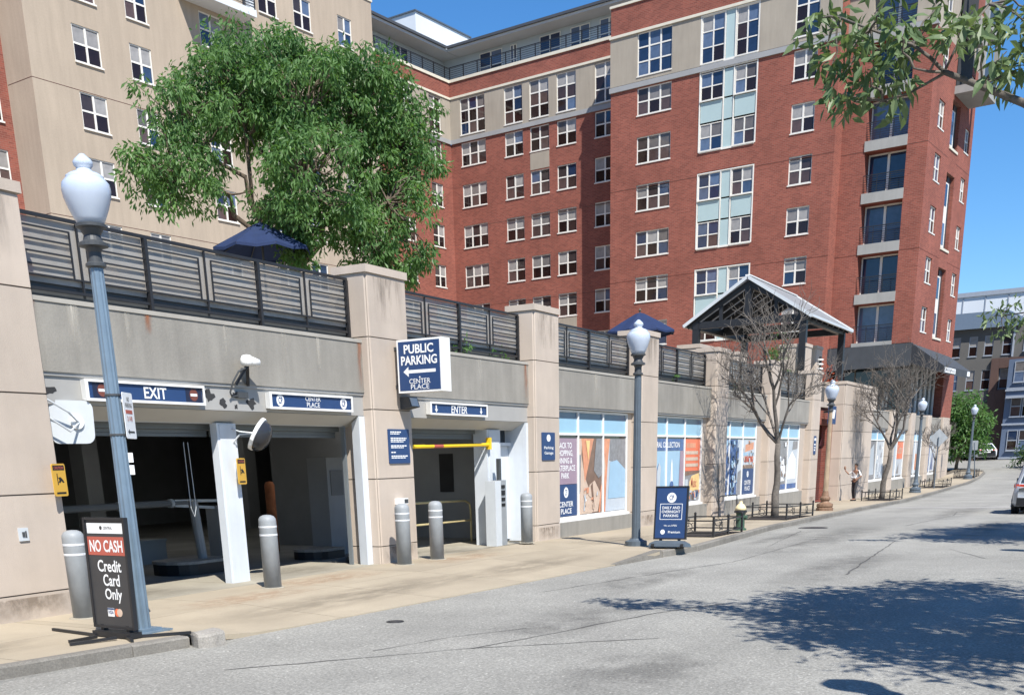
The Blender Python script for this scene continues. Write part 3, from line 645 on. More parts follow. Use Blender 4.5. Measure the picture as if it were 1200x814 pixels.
sheet(w, 30.45, 33.41, .42, 1.97, 'sky_sheet', [('p', 'blue_sheet', [(30.6, .9), (30.95, .9), (31.1, 1.35), (31.3, 1.62), (31.3, .9), (30.9, .7)]), ('p', 'pale_sheet', [(31.2, .85), (31.4, .85), (31.5, 1.5), (31.35, 1.65), (31.2, 1.4)]), ('p', 'white_print', [(32.3, .9), (32.5, .9), (32.45, 1.6), (32.4, 1.75), (32.35, 1.6)]), ('p', 'brown_sheet', [(30.45, .42), (33.41, .42), (33.41, .8), (32.5, .95), (31.6, .75), (30.45, .85)]), ('p', 'beige_sheet', [(31.95, .5), (32.9, .5), (32.8, .9), (32.4, .98), (32.05, .85)]), ('p', 'purple_sheet', [(33.0, .42), (33.41, .42), (33.41, 1.97), (33.1, 1.97)]), ('p', 'blue_sheet', disc(32.4, .93, .16, 12))]+clutter(30.5, 33.3, .44, .85, ['brown_sheet', 'grey_sheet', 'beige_sheet', 'plant_green', 'blue_sheet', 'pale_sheet'], 34, 5, .05, .22))
sheet(w, 33.5, 34.93, 1.35, 2.33, 'orange_sheet', [('p', 'coat_sheet', rect(33.65, 34.5, 2.06+.0, 2.2)), ('p', 'beige_sheet', rect(33.6, 34.75, 1.86, 1.96)), ('p', 'beige_sheet', rect(33.6, 34.75, 1.67, 1.77)), ('p', 'beige_sheet', rect(33.6, 34.75, 1.48, 1.58))])
sheet(w, 33.5, 34.93, .42, 1.34, 'grey_sheet', [('p', 'yellow_sheet', [(33.95, .7), (34.93, .75), (34.93, 1.28), (34.2, 1.2), (34.0, 1.0)]), ('p', 'brown_sheet', [(33.5, 1.2), (34.93, 1.28), (34.93, 1.34), (33.5, 1.34)]), ('t', 'red_print', 'Music', 34.4, .98, .5, .3), ('p', 'pale_sheet', rect(33.6, 33.85, .5, 1.1))]+clutter(33.52, 34.9, .44, .75, ['brown_sheet', 'coat_sheet', 'pale_sheet', 'navy_sign'], 14, 6, .05, .2))
w = SW[2]
def tower_sheet(x0, x1):
    r = random.Random(int(x0)); e = []
    for k in range(9): a = x0+r.uniform(.05, (x1-x0)*.7); z = r.uniform(.5, 2.0); e.append(('p', ['sky_sheet', 'pale_sheet', 'navy_sign'][k % 3], [(a, z), (a+r.uniform(.1, .3), z+r.uniform(-.1, .1)), (a+r.uniform(.1, .3), z+r.uniform(.15, .35)), (a-.04, z+.2)]))
    return e
sheet(w, 36.75, 37.86, .42, 2.34, 'blue_sheet', tower_sheet(36.75, 37.86)+clutter(36.76, 37.85, .44, 2.3, ['navy_sign', 'sky_sheet', 'blue_sheet', 'pale_sheet', 'navy_dark'], 46, 7, .04, .2)); sheet(w, 37.94, 38.9, .42, 2.34, 'blue_sheet', tower_sheet(37.95, 38.9)+clutter(37.95, 38.88, .44, 2.3, ['navy_sign', 'sky_sheet', 'blue_sheet', 'navy_dark'], 42, 8, .04, .2)); sheet(w, 38.9, 39.38, .42, 2.34, 'pale_sheet', [('p', 'grey_sheet', [(38.9, .42), (39.38, .42), (39.38, 1.3), (39.0, 1.2)])])
sheet(w, 39.46, 40.93, 1.32, 2.34, 'pale_sheet', [('p', 'coat_sheet', [(39.8, 1.9), (40.8, 2.0), (40.8, 2.25), (39.8, 2.15)]), ('p', 'red_print', rect(39.7, 40.8, 1.55, 1.75)), ('p', 'brown_sheet', rect(39.5, 40.9, 1.33, 1.45)), ('p', 'sky_sheet', rect(39.5, 40.9, 1.78, 1.88))]+clutter(39.5, 40.9, 1.35, 2.3, ['beige_sheet', 'brown_sheet', 'pale_sheet', 'coat_sheet'], 18, 9, .04, .16))
sheet(w, 39.46, 40.93, .42, 1.31, 'navy_sign', emblem(40.2, 1.12, .11)+[('t', 'white_print', 'CENTER\nPLACE', 40.2, .72, .8, .36)])
w = SW[3]
sheet(w, 43.02, 43.86, .42, 2.34, 'grey_sheet', [('p', 'white_print', [(43.1, .8), (43.7, .9), (43.8, 1.4), (43.3, 1.6)])])
sheet(w, 43.94, 45.41, .42, 2.34, 'grey_sheet', [('p', 'white_print', [(43.95, .75), (45.2, .75), (45.3, 1.3), (44.7, 1.55), (44.3, 1.2), (43.95, 1.6)]), ('p', 'blue_sheet', rect(43.96, 45.4, .43, .62)), ('p', 'white_print', disc(44.5, 1.6, .12, 10))]+clutter(43.96, 45.4, .65, 2.3, ['brown_sheet', 'grey_sheet', 'pale_sheet', 'white_print'], 22, 10, .05, .25))
sheet(w, 45.49, 47.05, .42, 2.34, 'pale_sheet', [('p', 'white_print', [(45.6, .8), (46.9, .8), (46.8, 1.6), (46.2, 1.9), (45.7, 1.6)]), ('p', 'blue_sheet', rect(45.5, 47.04, .43, .62)), ('p', 'grey_sheet', [(46.2, 1.95), (47, 2.0), (47, 2.3), (46.3, 2.3)])])
sheet(SW[4], 59.65, 61.45, .4, 2.34, 'pale_sheet', [('p', 'white_print', [(59.8, .6), (61.2, .6), (60.9, 2.0), (60.0, 1.6)])]+clutter(59.7, 61.4, .45, 2.3, ['grey_sheet', 'white_print', 'sky_sheet'], 12, 31)); sheet(SW[4], 61.55, 63.4, .4, 2.34, 'grey_sheet', [('p', 'pale_sheet', [(61.7, .6), (63.1, .6), (62.8, 2.2), (61.9, 1.9)])]); sheet(SW[4], 63.5, 65.35, .4, 2.34, 'pale_sheet', clutter(63.6, 65.3, .45, 2.3, ['grey_sheet', 'white_print'], 10, 32))
sheet(SW[5], 67.25, 69.35, .4, 2.34, 'pale_sheet'); sheet(SW[5], 69.45, 71.55, 1.35, 2.34, 'orange_sheet', [('t', 'beige_sheet', 'Center', 70.5, 1.9, 1.5, .5)]); sheet(SW[5], 69.45, 71.55, .4, 1.34, 'pale_sheet', [('p', 'grey_sheet', [(69.7, .5), (70.6, .5), (70.4, 1.1)])])
sheet(SW[6], 73.55, 75.75, .4, 2.34, 'pale_sheet'); sheet(SW[6], 75.85, 77.95, .4, 2.34, 'pale_sheet', [('p', 'coat_sheet', rect(76, 77, .6, 1.6))])
sheet(SW[7], 79.65, 81.95, .4, 2.34, 'blue_sheet', [('p', 'pale_sheet', [(80, .8), (81, .8), (81.4, 2.1), (80.2, 1.9)])]); sheet(SW[7], 82.05, 84.35, .4, 2.34, 'pale_sheet', [('p', 'blue_sheet', [(82.4, .5), (83.6, .5), (83.2, 1.8)])])
# brick-lined entrance with a red lattice gate
mb = MB(); mb.box(49.24, 49.8, 12.36, 13.4, -.45, 3.72); mb.box(49.8, 51.95, 12.36, 13.4, 3.0, 3.72); mb.box(51.95, 52.7, 12.36, 13.4, -.45, 3.72)
ent = attach(mb.build('entrance_surround', MAT['brick']), gar)
attach(MB().box(49.22, 52.71, 12.28, 13.4, 3.725, 3.95).build('lintel', MAT['pilaster']), gar)
mb = MB(); mb.box(49.62, 52.2, 13.6, 13.7, -.4, 3.1); attach(mb.build('dark_passage', MAT['interior']), ent)
gt = MB(); gt.box(49.8, 49.86, 12.6, 12.65, -.35, 2.98); gt.box(51.88, 51.94, 12.6, 12.65, -.35, 2.98); gt.box(49.86, 51.88, 12.6, 12.65, -.35, -.28)
for x0, x1 in PX[1:]: stain(x0+.03, x1-.03, zs(x0)+.0, zs(x0)+.3, 12.094, 'base_grime')
stain(8.2, 9.6, 0, .28, 12.094, 'base_grime'); stain(7.8, 9.6, 4.2, 4.95, 12.094, 'damp_faint')
for x0, x1 in PX[1:5]: stain(x0+.1, x1-.1, 4.2, 4.95, 12.094, 'damp_faint')
gate = attach(gt.build('gate', MAT['red_gate']), gar)
def lattice():
    mb = MB(); mb.add([(49.86, 12.62, -.28), (51.88, 12.62, -.28), (51.88, 12.62, 2.5), (51.4, 12.62, 2.1), (49.86, 12.62, 1.0)], [(0, 1, 2, 3, 4)])
    return mb
attach(lattice().build('gate_infill', MAT['red_gate']), gate)
for k in range(20):
    x = 49.9+k*.102; h = 1.0+(x-49.86)/1.54*1.1 if x < 51.4 else 2.1; mb = MB(); mb.box(x-.012, x+.012, 12.59, 12.612, -.28, min(h, 2.4)); attach(mb.build('gate_bar', MAT['brick_dark']), gate)
# ---------------------------------------------------------------- terrace railings
def railing(x0, x1, y, label, n, zb=3.93, zt=4.93):
    t = thing('terrace_railing', label, 'railing', (x0, y, zb), 'railings along the terrace edge')
    def add(nm, mb, mt='rail_black'): return attach(mb.build(nm, MAT[mt]), t)
    add('top_rail', MB().box(x0, x1, y-.025, y+.025, zt-.04, zt))
    add('bottom_rail', MB().box(x0, x1, y-.02, y+.02, zb+.10, zb+.135))
    zlow = zb+.27; add('lower_rail', MB().box(x0, x1, y-.018, y+.018, zlow, zlow+.02))
    add('kick_mesh', MB().box(x0, x1, y+.06, y+.07, zb-.02, zb+.27), 'lamp_dark')
    step = (x1-x0)/n; posts = [x0+step*k for k in range(n+1)]
    for k, x in enumerate(posts):
        xx = min(max(x, x0+.03), x1-.03); add('post', MB().box(xx-.026, xx+.026, y-.04, y+.03, zb, zt-.04))
    for a, b in zip(posts, posts[1:]):
        m = (a+b)/2; add('thin_post', MB().box(m-.013, m+.013, y-.016, y+.01, zb+.135, zt-.046))
        for s0, s1 in ((a+.032, m-.13), (m+.13, b-.032)):
            e = s1 if s1 < m else s0; add('end_bar', MB().box(e-.010, e+.010, y-.014, y+.004, zlow+.02, zt-.148))
            for j in range(4):
                z = zt-.168-j*.146; add('slat', MB().box(min(s0, s1), max(s0, s1), y-.016, y+.002, z, z+.02))
        add('screen', MB().box(a+.033, b-.033, y+.026, y+.03, zb+.2, zt-.047), 'screen')
RL = ['longest terrace railing above the two garage openings beside the left lamp', 'terrace railing above the ENTER opening, right of the blue parking sign', 'terrace railing above the storefront window with the coat print', 'terrace railing above the storefront window with the orange sheet', 'terrace railing left of the bare tree above the blue window prints', 'terrace railing behind the bare tree below the pergola', ]
for i, (a, b) in enumerate(BAYS): railing(a, b, 12.52, RL[i], 3 if i == 0 else 2)
for i, (a, b) in enumerate([(59.22, 61.6), (62.6, 66.4)]): railing(a, b, 12.55, ['terrace railing just right of the wide beige block', 'farthest terrace railing behind the second bare tree'][i], 2)
pl = MB(); pl.box(61.6, 62.6, 12.4, 12.9, 3.9, 5.0); attach(pl.build('stone_panel', MAT['pilaster']), gar)
# ---------------------------------------------------------------- signs on the garage
EX, EZ = (1, 0, 0), (0, 0, 1)
def box_sign(name, label, x0, x1, z0, z1, deco, yb=12.31, d=.13, frame=.035):
    t = thing(name, label, 'sign', ((x0+x1)/2, yb, z0))
    mb = MB(); yf = yb-d
    mb.add([(x0+.03, yb, z0+.015), (x1, yb, z0+.015), (x1, yb, z1-.015), (x0+.03, yb, z1-.015), (x0-.0, yf, z0), (x1+.0, yf, z0), (x1, yf, z1), (x0, yf, z1)], [(4, 5, 1, 0), (5, 6, 2, 1), (6, 7, 3, 2), (7, 4, 0, 3)])
    for r in (rect(x0, x1, z0, z0+frame), rect(x0, x1, z1-frame, z1), rect(x0, x0+frame*1.4, z0+frame, z1-frame), rect(x1-frame, x1, z0+frame, z1-frame)): mb.plate((0, yf+.012, 0), EX, EZ, r, .012)
    attach(mb.build('frame', MAT['white_paint']), t)
    mb = MB(); mb.plate((0, yf+.03, 0), EX, EZ, rect(x0+frame*1.4, x1-frame, z0+frame, z1-frame), .004); fc = attach(mb.build('face', MAT['navy_sign']), t)
    deco(fc, (0, yf+.024, 0), t); return t
def deco_exit(f, O, t):
    mb = MB(); letter(mb, 'EXIT', O, EX, EZ, 11.55, 2.83, .42, .155, .02); attach(mb.build('lettering', MAT['white_print']), f)
    for x in (10.62, 12.29):
        mb = MB(); mb.plate((0, O[1]+.001, 0), EX, EZ, rect(x-.16, x+.16, 2.735, 2.925), .001); attach(mb.build('dark_patch', MAT['navy_dark']), f)
        mb = MB(); mb.plate((0, O[1]-.001, 0), EX, EZ, disc(x, 2.83, .083), .001); attach(mb.build('red_disc', MAT['sign_red']), f)
        mb = MB(); mb.plate((0, O[1]-.003, 0), EX, EZ, rect(x-.066, x+.066, 2.813, 2.847), .001); attach(mb.build('white_bar', MAT['white_print']), f)
box_sign('exit_sign', 'white framed blue EXIT sign with two red no entry discs', 10.33, 12.5, 2.69, 2.965, deco_exit)
def deco_logo(f, O, t):
    mb = MB(); letter(mb, 'CENTER', O, EX, EZ, 15.03, 2.87, .4, .075, .006); letter(mb, 'PLACE', O, EX, EZ, 15.03, 2.775, .34, .075, .006); attach(mb.build('lettering', MAT['white_print']), f)
    for x in (14.2, 15.86):
        mb = MB(); mb.plate((0, O[1]-.001, 0), EX, EZ, disc(x, 2.82, .093), .001); attach(mb.build('emblem', MAT['white_print']), f)
        mb = MB(); letter(mb, 'CP', O, EX, EZ, x, 2.82, .1, .1, .02, lift=.006); attach(mb.build('emblem_letters', MAT['navy_sign']), f)
box_sign('logo_sign', 'white framed blue sign with white lettering and two round emblems over the second opening', 13.93, 16.1, 2.685, 2.945, deco_logo)
ARW = [(-.02, .07), (.02, .07), (.02, -.01), (.055, -.01), (0, -.075), (-.055, -.01), (-.02, -.01)]
def deco_enter(f, O, t):
    mb = MB(); letter(mb, 'ENTER', O, EX, EZ, 19.7, 2.82, .62, .145, .014, .12); attach(mb.build('lettering', MAT['white_print']), f)
    for x in (18.84, 20.58):
        mb = MB(); mb.plate((0, O[1]-.001, 0), EX, EZ, [(x+a, 2.82+b) for a, b in ARW], .001); attach(mb.build('arrow', MAT['white_print']), f)
box_sign('enter_sign', 'white framed blue ENTER sign with two down arrows', 18.6, 20.82, 2.7, 2.945, deco_enter)
# blade sign on the second pilaster
t = thing('parking_sign', 'large blue PUBLIC PARKING sign with left arrow jutting from the pilaster', 'sign', (17.37, 11.98, 3.03))
mb = MB(); fx = 17.25
mb.box(fx, fx+.3, 11.02, 11.98, 3.03, 3.93); attach(mb.build('case', MAT['white_paint']), t)
O, U, V = (fx, 0, 0), (0, -1, 0), (0, 0, 1)
mb = MB(); mb.plate(O, U, V, rect(-11.945, -11.055, 3.065, 3.895), .004); f = attach(mb.build('face', MAT['navy_sign']), t)
O2 = (fx-.004, 0, 0)
mb = MB(); letter(mb, 'PUBLIC', O2, U, V, -11.5, 3.765, .64, .155, .025); letter(mb, 'PARKING', O2, U, V, -11.5, 3.575, .78, .155, .025); attach(mb.build('lettering', MAT['white_print']), f)
mb = MB(); mb.plate(O2, U, V, [(-11.85, 3.385), (-11.74, 3.47), (-11.74, 3.412), (-11.15, 3.412), (-11.15, 3.358), (-11.74, 3.358), (-11.74, 3.30)], .002); attach(mb.build('arrow', MAT['white_print']), f)
mb = MB(); letter(mb, 'CENTER', O2, U, V, -11.5, 3.22, .46, .085, .004); letter(mb, 'PLACE', O2, U, V, -11.5, 3.125, .4, .085, .004); mb.plate(O2, U, V, [(-11.5, 3.27), (-11.48, 3.285), (-11.5, 3.30), (-11.52, 3.285)], .002); attach(mb.build('logo', MAT['white_print']), f)
mb = MB()
for z in (3.15, 3.8): mb.box(fx+.08, fx+.2, 11.98, 12.12, z-.03, z+.03)
attach(mb.build('bracket', MAT['lamp_dark']), t)
# flood lamp under the blade sign
t = thing('flood_lamp', 'small grey wedge flood lamp under the blue parking sign', 'lamp', (17.6, 12.1, 2.75))
mb = MB(); mb.add([(17.45, 11.86, 2.8), (17.75, 11.86, 2.8), (17.75, 12.1, 2.76), (17.45, 12.1, 2.76), (17.45, 11.92, 2.98), (17.75, 11.92, 2.98), (17.75, 12.1, 2.98), (17.45, 12.1, 2.98)], [(0, 1, 5, 4), (4, 5, 6, 7), (3, 0, 4, 7), (1, 2, 6, 5), (3, 2, 1, 0)]); attach(mb.build('housing', MAT['lamp_dark']), t)
mb = MB(); mb.quad((17.48, 11.862, 2.815), (17.72, 11.862, 2.815), (17.72, 11.909, 2.96), (17.48, 11.909, 2.96)); o = attach(mb.build('lens', MAT['mirror_back']), t); o.location.y -= .004
def plaque(name, label, x0, x1, z0, z1, y=12.1, lines=None, word=None):
    t = thing(name, label, 'sign', ((x0+x1)/2, y, z0)); w, h = x1-x0, z1-z0; d = .02
    mb = MB(); mb.plate((0, y-.001, 0), EX, EZ, rrect(x0, x1, z0, z1, .015, 2), d); f = attach(mb.build('plate', MAT['navy_sign']), t); O = (0, y-.001-d, 0); mb = MB()
    if lines:
        r = random.Random(3)
        for (v, ww, hh) in lines:
            u = 0
            while u < ww-.03: l = min(r.uniform(.05, .13), ww-u); mb.plate(O, EX, EZ, rect(x0+w*.1+u*w, x0+w*.1+(u+l)*w, z0+v*h, z0+(v+hh)*h), .002); u += l+.022
    if word: word(mb, O, x0, z0, w, h)
    attach(mb.build('lettering', MAT['white_print']), f); return t
plaque('notice_plaque', 'blue notice plaque with lines of white lettering on the pilaster', 16.98, 17.66, 1.8, 2.41, lines=[(.9, .5, .035), (.85, .42, .03), (.72, .75, .035), (.67, .72, .03), (.62, .6, .03), (.5, .74, .035), (.45, .6, .03), (.31, .25, .035), (.2, .78, .035), (.15, .68, .03)])
def wpg(mb, O, x0, z0, w, h):
    letter(mb, 'Parking', O, EX, EZ, x0+w/2, z0+h*.44, w*.72, h*.13, .012); letter(mb, 'Garage', O, EX, EZ, x0+w/2, z0+h*.25, w*.68, h*.13, .012); mb.plate(O, EX, EZ, [(x0+w*(.5+.15*math.cos(a)), z0+h*(.8+.13*math.sin(a))) for a in [k*PI/7 for k in range(14)]], .002)
plaque('garage_plaque', 'small blue Parking Garage plaque with a white oval emblem', 23.12, 23.78, 1.79, 2.41, word=wpg)
plaque('entrance_plaque', 'narrow blue plaque with white lettering left of the red gate', 48.35, 48.72, 1.75, 2.5, lines=[(.75, .8, .14), (.5, .7, .08), (.35, .75, .06), (.2, .6, .08)])
t = thing('hanging_sign', 'blue hanging sign with white panel above the red gate', 'sign', (50.9, 12.0, 3.02))
mb = MB(); mb.box(50.3, 51.5, 11.95, 12.03, 3.02, 3.78); attach(mb.build('plate', MAT['navy_sign']), t)
mb = MB(); mb.plate((0, 11.95, 0), EX, EZ, [(50.5, 3.62), (50.65, 3.25), (51.2, 3.25), (51.35, 3.62)], .003); attach(mb.build('lettering', MAT['white_print']), t)
mb = MB(); mb.box(50.86, 50.94, 12.03, 12.36, 3.5, 3.58); attach(mb.build('bracket', MAT['steel_dark']), t)
# caution signs
def caution(x, y, z, label):
    t = thing('caution_sign', label, 'sign', (x, y, z), 'yellow caution signs'); w, h = .13, .2
    # tilted a little towards the drive-in traffic
    U = Vector((.97, .24, 0)); V = Vector((0, 0, 1)); n = U.cross(V); O = Vector((x, y-.1, z))
    mb = MB(); mb.plate(O, U, V, rrect(-w, w, -h, h, .025, 2), .012); p = attach(mb.build('plate', MAT['sign_yellow']), t)
    mb = MB(); mb.plate(O+n*.012, U, V, rect(-w*.85, w*.85, h*.6, h*.9), .002)
    mb.plate(O+n*.012, U, V, [(-.05, .08), (-.035, .08), (-.035, -.06), (-.05, -.06)], .002); mb.plate(O+n*.012, U, V, [(-.03, .03), (.02, .035), (.06, .0), (.08, -.03), (.05, -.035), (.03, -.01), (.0, -.035), (-.03, -.03), (-.01, .0)], .002); mb.plate(O+n*.012, U, V, rect(-w*.7, w*.7, -h*.86, -h*.74), .002)
    attach(mb.build('print', MAT['black']), p)
    mb = MB(); letter(mb, 'CAUTION', O+n*.014, U, V, 0, h*.75, w*1.4, h*.17, .02, lift=.002); attach(mb.build('lettering', MAT['red_print']), p)
    mb = MB(); mb.box(x-.02, x+.02, y-.09, y, z-.12, z+.12); attach(mb.build('bracket', MAT['mirror_back']), t)
caution(9.56, 12.1, 1.7, 'small yellow caution sign on the left beige pilaster edge'); caution(13.42, 12.568, 1.74, 'small yellow caution sign on the white post between the openings')
t = thing('wall_outlet', 'small grey metal outlet plate low on the left pilaster', 'outlet', (8.98, 12.1, .99))
mb = MB(); mb.box(8.91, 9.05, 12.08, 12.1, .98, 1.14); attach(mb.build('plate', MAT['mirror_back']), t)
mb = MB(); mb.box(8.955, 8.99, 12.07, 12.08, 1.03, 1.09); mb.box(9.0, 9.02, 12.075, 12.08, 1.02, 1.1); attach(mb.build('cover', MAT['lamp_dark']), t)
# traffic mirrors
t = thing('traffic_mirror', 'grey backed square traffic mirror with white arms by the left pilaster', 'mirror', (9.65, 12.2, 2.4))
c = Vector((10.18, 12.3, 2.42)); U = Vector((.97, -.24, 0)); V = Vector((.06, 0, 1)).normalized()
mb = MB(); mb.plate(c+U*.0, U, V, rrect(-.36, .24, -.27, .27, .11, 5), .05); attach(mb.build('shell', MAT['mirror_back']), t)
n = U.cross(V).normalized()
mb = MB(); k = len(disc(0, 0, .1)); mb.plate(c+n*.05, U, V, disc(.0, .0, .09), .03); attach(mb.build('hub', MAT['white_paint']), t)
mb = MB(); h0 = c+n*.09; mb.tube([(9.64, 12.2, 2.72), (9.98, 12.16, 2.54), h0], .014, 6); mb.tube([(9.64, 12.2, 2.5), (9.96, 12.14, 2.3), h0-Vector((0, 0, .02))], .014, 6); mb.tube([h0, h0-n*.08], .03, 8); attach(mb.build('arm', MAT['mirror_back']), t)
t = thing('traffic_mirror', 'dark domed traffic mirror seen edge on beside the white post', 'mirror', (13.55, 12.6, 2.3))
c = Vector((13.62, 12.2, 2.28)); ax = Vector((.42, -.72, -.5)).normalized(); side2 = ax.cross(Vector((0, 0, 1))).normalized(); upv = side2.cross(ax)
mb = MB(); R_ = .25; vs = []
prof = [(0, .25), (.1, .235), (.18, .19), (.235, .11), (.25, 0)]
for rr, hh in prof:
    for k in range(14): a = 2*PI*k/14; vs.append(c+(side2*math.cos(a)+upv*math.sin(a))*max(rr, .001)+ax*hh*.75)
mb.add(vs, [(i*14+k, (i+1)*14+k, (i+1)*14+(k+1) % 14, i*14+(k+1) % 14) for i in range(4) for k in range(14)]); attach(mb.build('dome', MAT['mirror_dark'], smooth=True), t)
mb = MB(); vs = []
for rr, hh in ((.25, -.0), (.27, -.005), (.27, -.06), (.25, -.065), (.001, -.065)):
    for k in range(16): a = 2*PI*k/16; vs.append(c+(side2*math.cos(a)+upv*math.sin(a))*rr+ax*hh)
mb.add(vs, [(i*16+k, (i+1)*16+k, (i+1)*16+(k+1) % 16, i*16+(k+1) % 16) for i in range(4) for k in range(16)]); attach(mb.build('rim', MAT['white_paint']), t)
mb = MB(); mb.tube([c-ax*.06, (13.45, 12.45, 2.3), (13.4, 12.6, 2.15)], .014, 6); mb.tube([(13.4, 12.6, 2.4), (13.42, 12.42, 2.34), c-ax*.06], .012, 6); attach(mb.build('arm', MAT['mirror_back']), t)
# camera with its bracket and cable
t = thing('security_camera', 'white dome security camera on a black bracket above the openings', 'camera', (13.38, 12.3, 3.0))
mb = MB(); mb.lathe((13.38, 12.1, 3.31), [(.0, .14), (.07, .125), (.1, .07), (.1, .02), (.085, -.02), (.03, -.03)], 14); mb.tube([(13.4, 12.08, 3.36), (13.56, 12.02, 3.33)], [.075, .055], 10); attach(mb.build('housing', MAT['white_paint'], smooth=True), t)
mb = MB(); mb.bar((13.38, 12.1, 3.29), (13.25, 12.25, 3.02), .05); mb.bar((13.38, 12.1, 3.29), (13.52, 12.25, 3.02), .05); attach(mb.build('bracket', MAT['steel_dark']), t)
mb = MB(); mb.tube([(13.33, 12.1, 3.25), (13.2, 12.12, 3.2), (13.12, 12.18, 3.05), (13.1, 12.24, 2.9), (13.18, 12.29, 2.85), (13.35, 12.29, 2.86)], .014, 6); attach(mb.build('cable', MAT['lamp_dark']), t)
mb = MB(); mb.box(13.3, 13.52, 12.26, 12.31, 2.83, 2.92); attach(mb.build('junction_box', MAT['lamp_dark']), t)
# small things about the openings
t = thing('clearance_bar', 'yellow clearance bar hanging across the ENTER opening', 'bar', (19.7, 12.56, 2.1))
mb = MB(); mb.tube([(17.95, 12.55, 2.10), (21.45, 12.55, 2.15)], .038, 10); attach(mb.build('pipe', MAT['yellow']), t)
mb = MB(); mb.tube([(19.2, 12.55, 2.118), (19.55, 12.55, 2.123)], .0392, 10); attach(mb.build('red_band', MAT['red_print']), t)
mb = MB(); mb.tube([(17.95, 12.55, 2.10), (17.86, 12.5, 2.13)], .02, 6); attach(mb.build('hanger', MAT['yellow']), t)
mb = MB(); mb.box(21.42, 21.5, 12.5, 12.598, 2.05, 2.3); attach(mb.build('hanger', MAT['yellow']), t)
t = thing('handrail', 'yellowish pipe handrail inside the ENTER opening', 'handrail', (20.6, 13.6, 0))
mb = MB(); mb.tube([(18.0, 13.45, .98), (20.6, 13.5, .96), (22.0, 13.55, .93), (22.2, 13.56, .86), (22.24, 13.56, .7), (22.24, 13.56, -.01)], .024, 7); attach(mb.build('top_pipe', MAT['handrail']), t)
mb = MB(); mb.tube([(18.0, 13.45, .52), (22.24, 13.56, .48)], .022, 7); attach(mb.build('mid_pipe', MAT['handrail']), t)
mb = MB(); mb.tube([(18.9, 13.46, -.01), (18.9, 13.46, .98)], .024, 7); attach(mb.build('post', MAT['handrail']), t)
t = thing('ticket_machine', 'slim grey ticket machine in front of the white post by the door', 'ticket machine', (21.42, 12.3, 0))
mb = MB(); mb.box(21.15, 21.41, 12.24, 12.5, -.03, 1.38); attach(mb.build('cabinet', MAT['mirror_back']), t)
mb = MB(); mb.box(21.415, 21.7, 12.27, 12.48, -.03, 1.39); attach(mb.build('side_panel', MAT['bollard']), t)
for z, w in ((1.05, .035), (.92, .05), (.78, .035), (.66, .03)):
    mb = MB(); mb.box(21.47, 21.62, 12.255, 12.269, z+.2-w, z+.2+w); attach(mb.build('slot', MAT['black']), t)
mb = MB(); mb.box(21.5, 21.6, 12.33, 12.4, 1.39, 1.85); attach(mb.build('reader_post', MAT['lamp_dark']), t)
t = thing('small_camera_box', 'tiny white box with dark front low on the pilaster behind a bollard', 'box', (17.3, 12.1, 1.1))
mb = MB(); mb.box(17.1, 17.38, 11.98, 12.1, 1.06, 1.17); attach(mb.build('case', MAT['white_paint']), t)
mb = MB(); mb.box(17.25, 17.37, 11.975, 11.98, 1.08, 1.15); attach(mb.build('front', MAT['lamp_dark']), t)
def island(label, x0, x1, y0, y1, h=.2):
    t = thing('traffic_island', label, 'island', ((x0+x1)/2, y0, 0)); n = 7; pts = [(x1, y0), (x1, y1), (x0+.35, y1)]+[(x0+.35-.35*math.sin(PI*k/n), (y0+y1)/2+(y1-y0)/2*math.cos(PI*k/n)) for k in range(1, n)]+[(x0+.35, y0)]
    mb = MB(); mb.plate((0, 0, -.02), (1, 0, 0), (0, 1, 0), pts, h); attach(mb.build('base', MAT['steel_dark']), t)
    cx, cy = (x0+x1)/2, (y0+y1)/2; mb = MB(); mb.plate((0, 0, h-.02), (1, 0, 0), (0, 1, 0), [(cx+(a-cx)*1.02, cy+(b-cy)*1.02) for a, b in pts], .05); attach(mb.build('top', MAT['granite']), t); return t
t = island('raised grey island with a leaning post inside the exit opening', 13.7, 15.0, 14.3, 15.3)
mb = MB(); mb.tube([(14.6, 14.7, .2), (14.5, 14.7, 1.25)], .085, 10); attach(mb.build('leaning_post', MAT['bollard']), t)
island('small raised island deep in the second opening', 17.0, 17.9, 14.0, 14.8, .16)
t = thing('barrier_arm', 'dark parking barrier arm with grey joints inside the exit opening', 'barrier', (14.5, 15.2, 0))
mb = MB(); mb.tube([(12.2, 15.4, 1.2), (15.2, 15.4, 1.2)], .06, 8); attach(mb.build('arm', MAT['interior']), t)
for x in (13.4, 14.6): mb = MB(); mb.tube([(x, 15.4, 1.2), (x+.07, 15.4, 1.2)], .08, 10); attach(mb.build('joint', MAT['mirror_back']), t)
mb = MB(); mb.bar((14.7, 15.38, 1.24), (15.9, 15.38, 1.2), .05); mb.bar((14.7, 15.38, 1.16), (15.9, 15.38, 1.06), .05); mb.bar((14.95, 15.38, 1.24), (15.2, 15.38, 1.12), .03); attach(mb.build('fork', MAT['mirror_back']), t)
mb = MB(); mb.box(15.7, 16.1, 15.2, 15.6, -.01, 1.1); attach(mb.build('cabinet', MAT['interior_light']), t)
t = thing('pull_cord', 'thin hanging loop cord beside the white post', 'cord', (13.0, 13.3, .9))
mb = MB(); mb.tube([(12.86, 13.1, 2.2), (12.87, 13.1, 1.2), (12.93, 13.1, 1.06), (12.98, 13.1, 1.2), (12.95, 13.1, 2.2)], .006, 5); attach(mb.build('cord', MAT['mirror_back']), t)
t = thing('storage_box', 'pale grey box standing on the floor inside the exit opening', 'box', (15.5, 17, 0))
mb = MB(); mb.box(15.1, 15.9, 17, 17.5, -.01, .42); mb.box(15.08, 15.92, 16.98, 17.52, .42, .46); attach(mb.build('case', MAT['interior_light']), t)
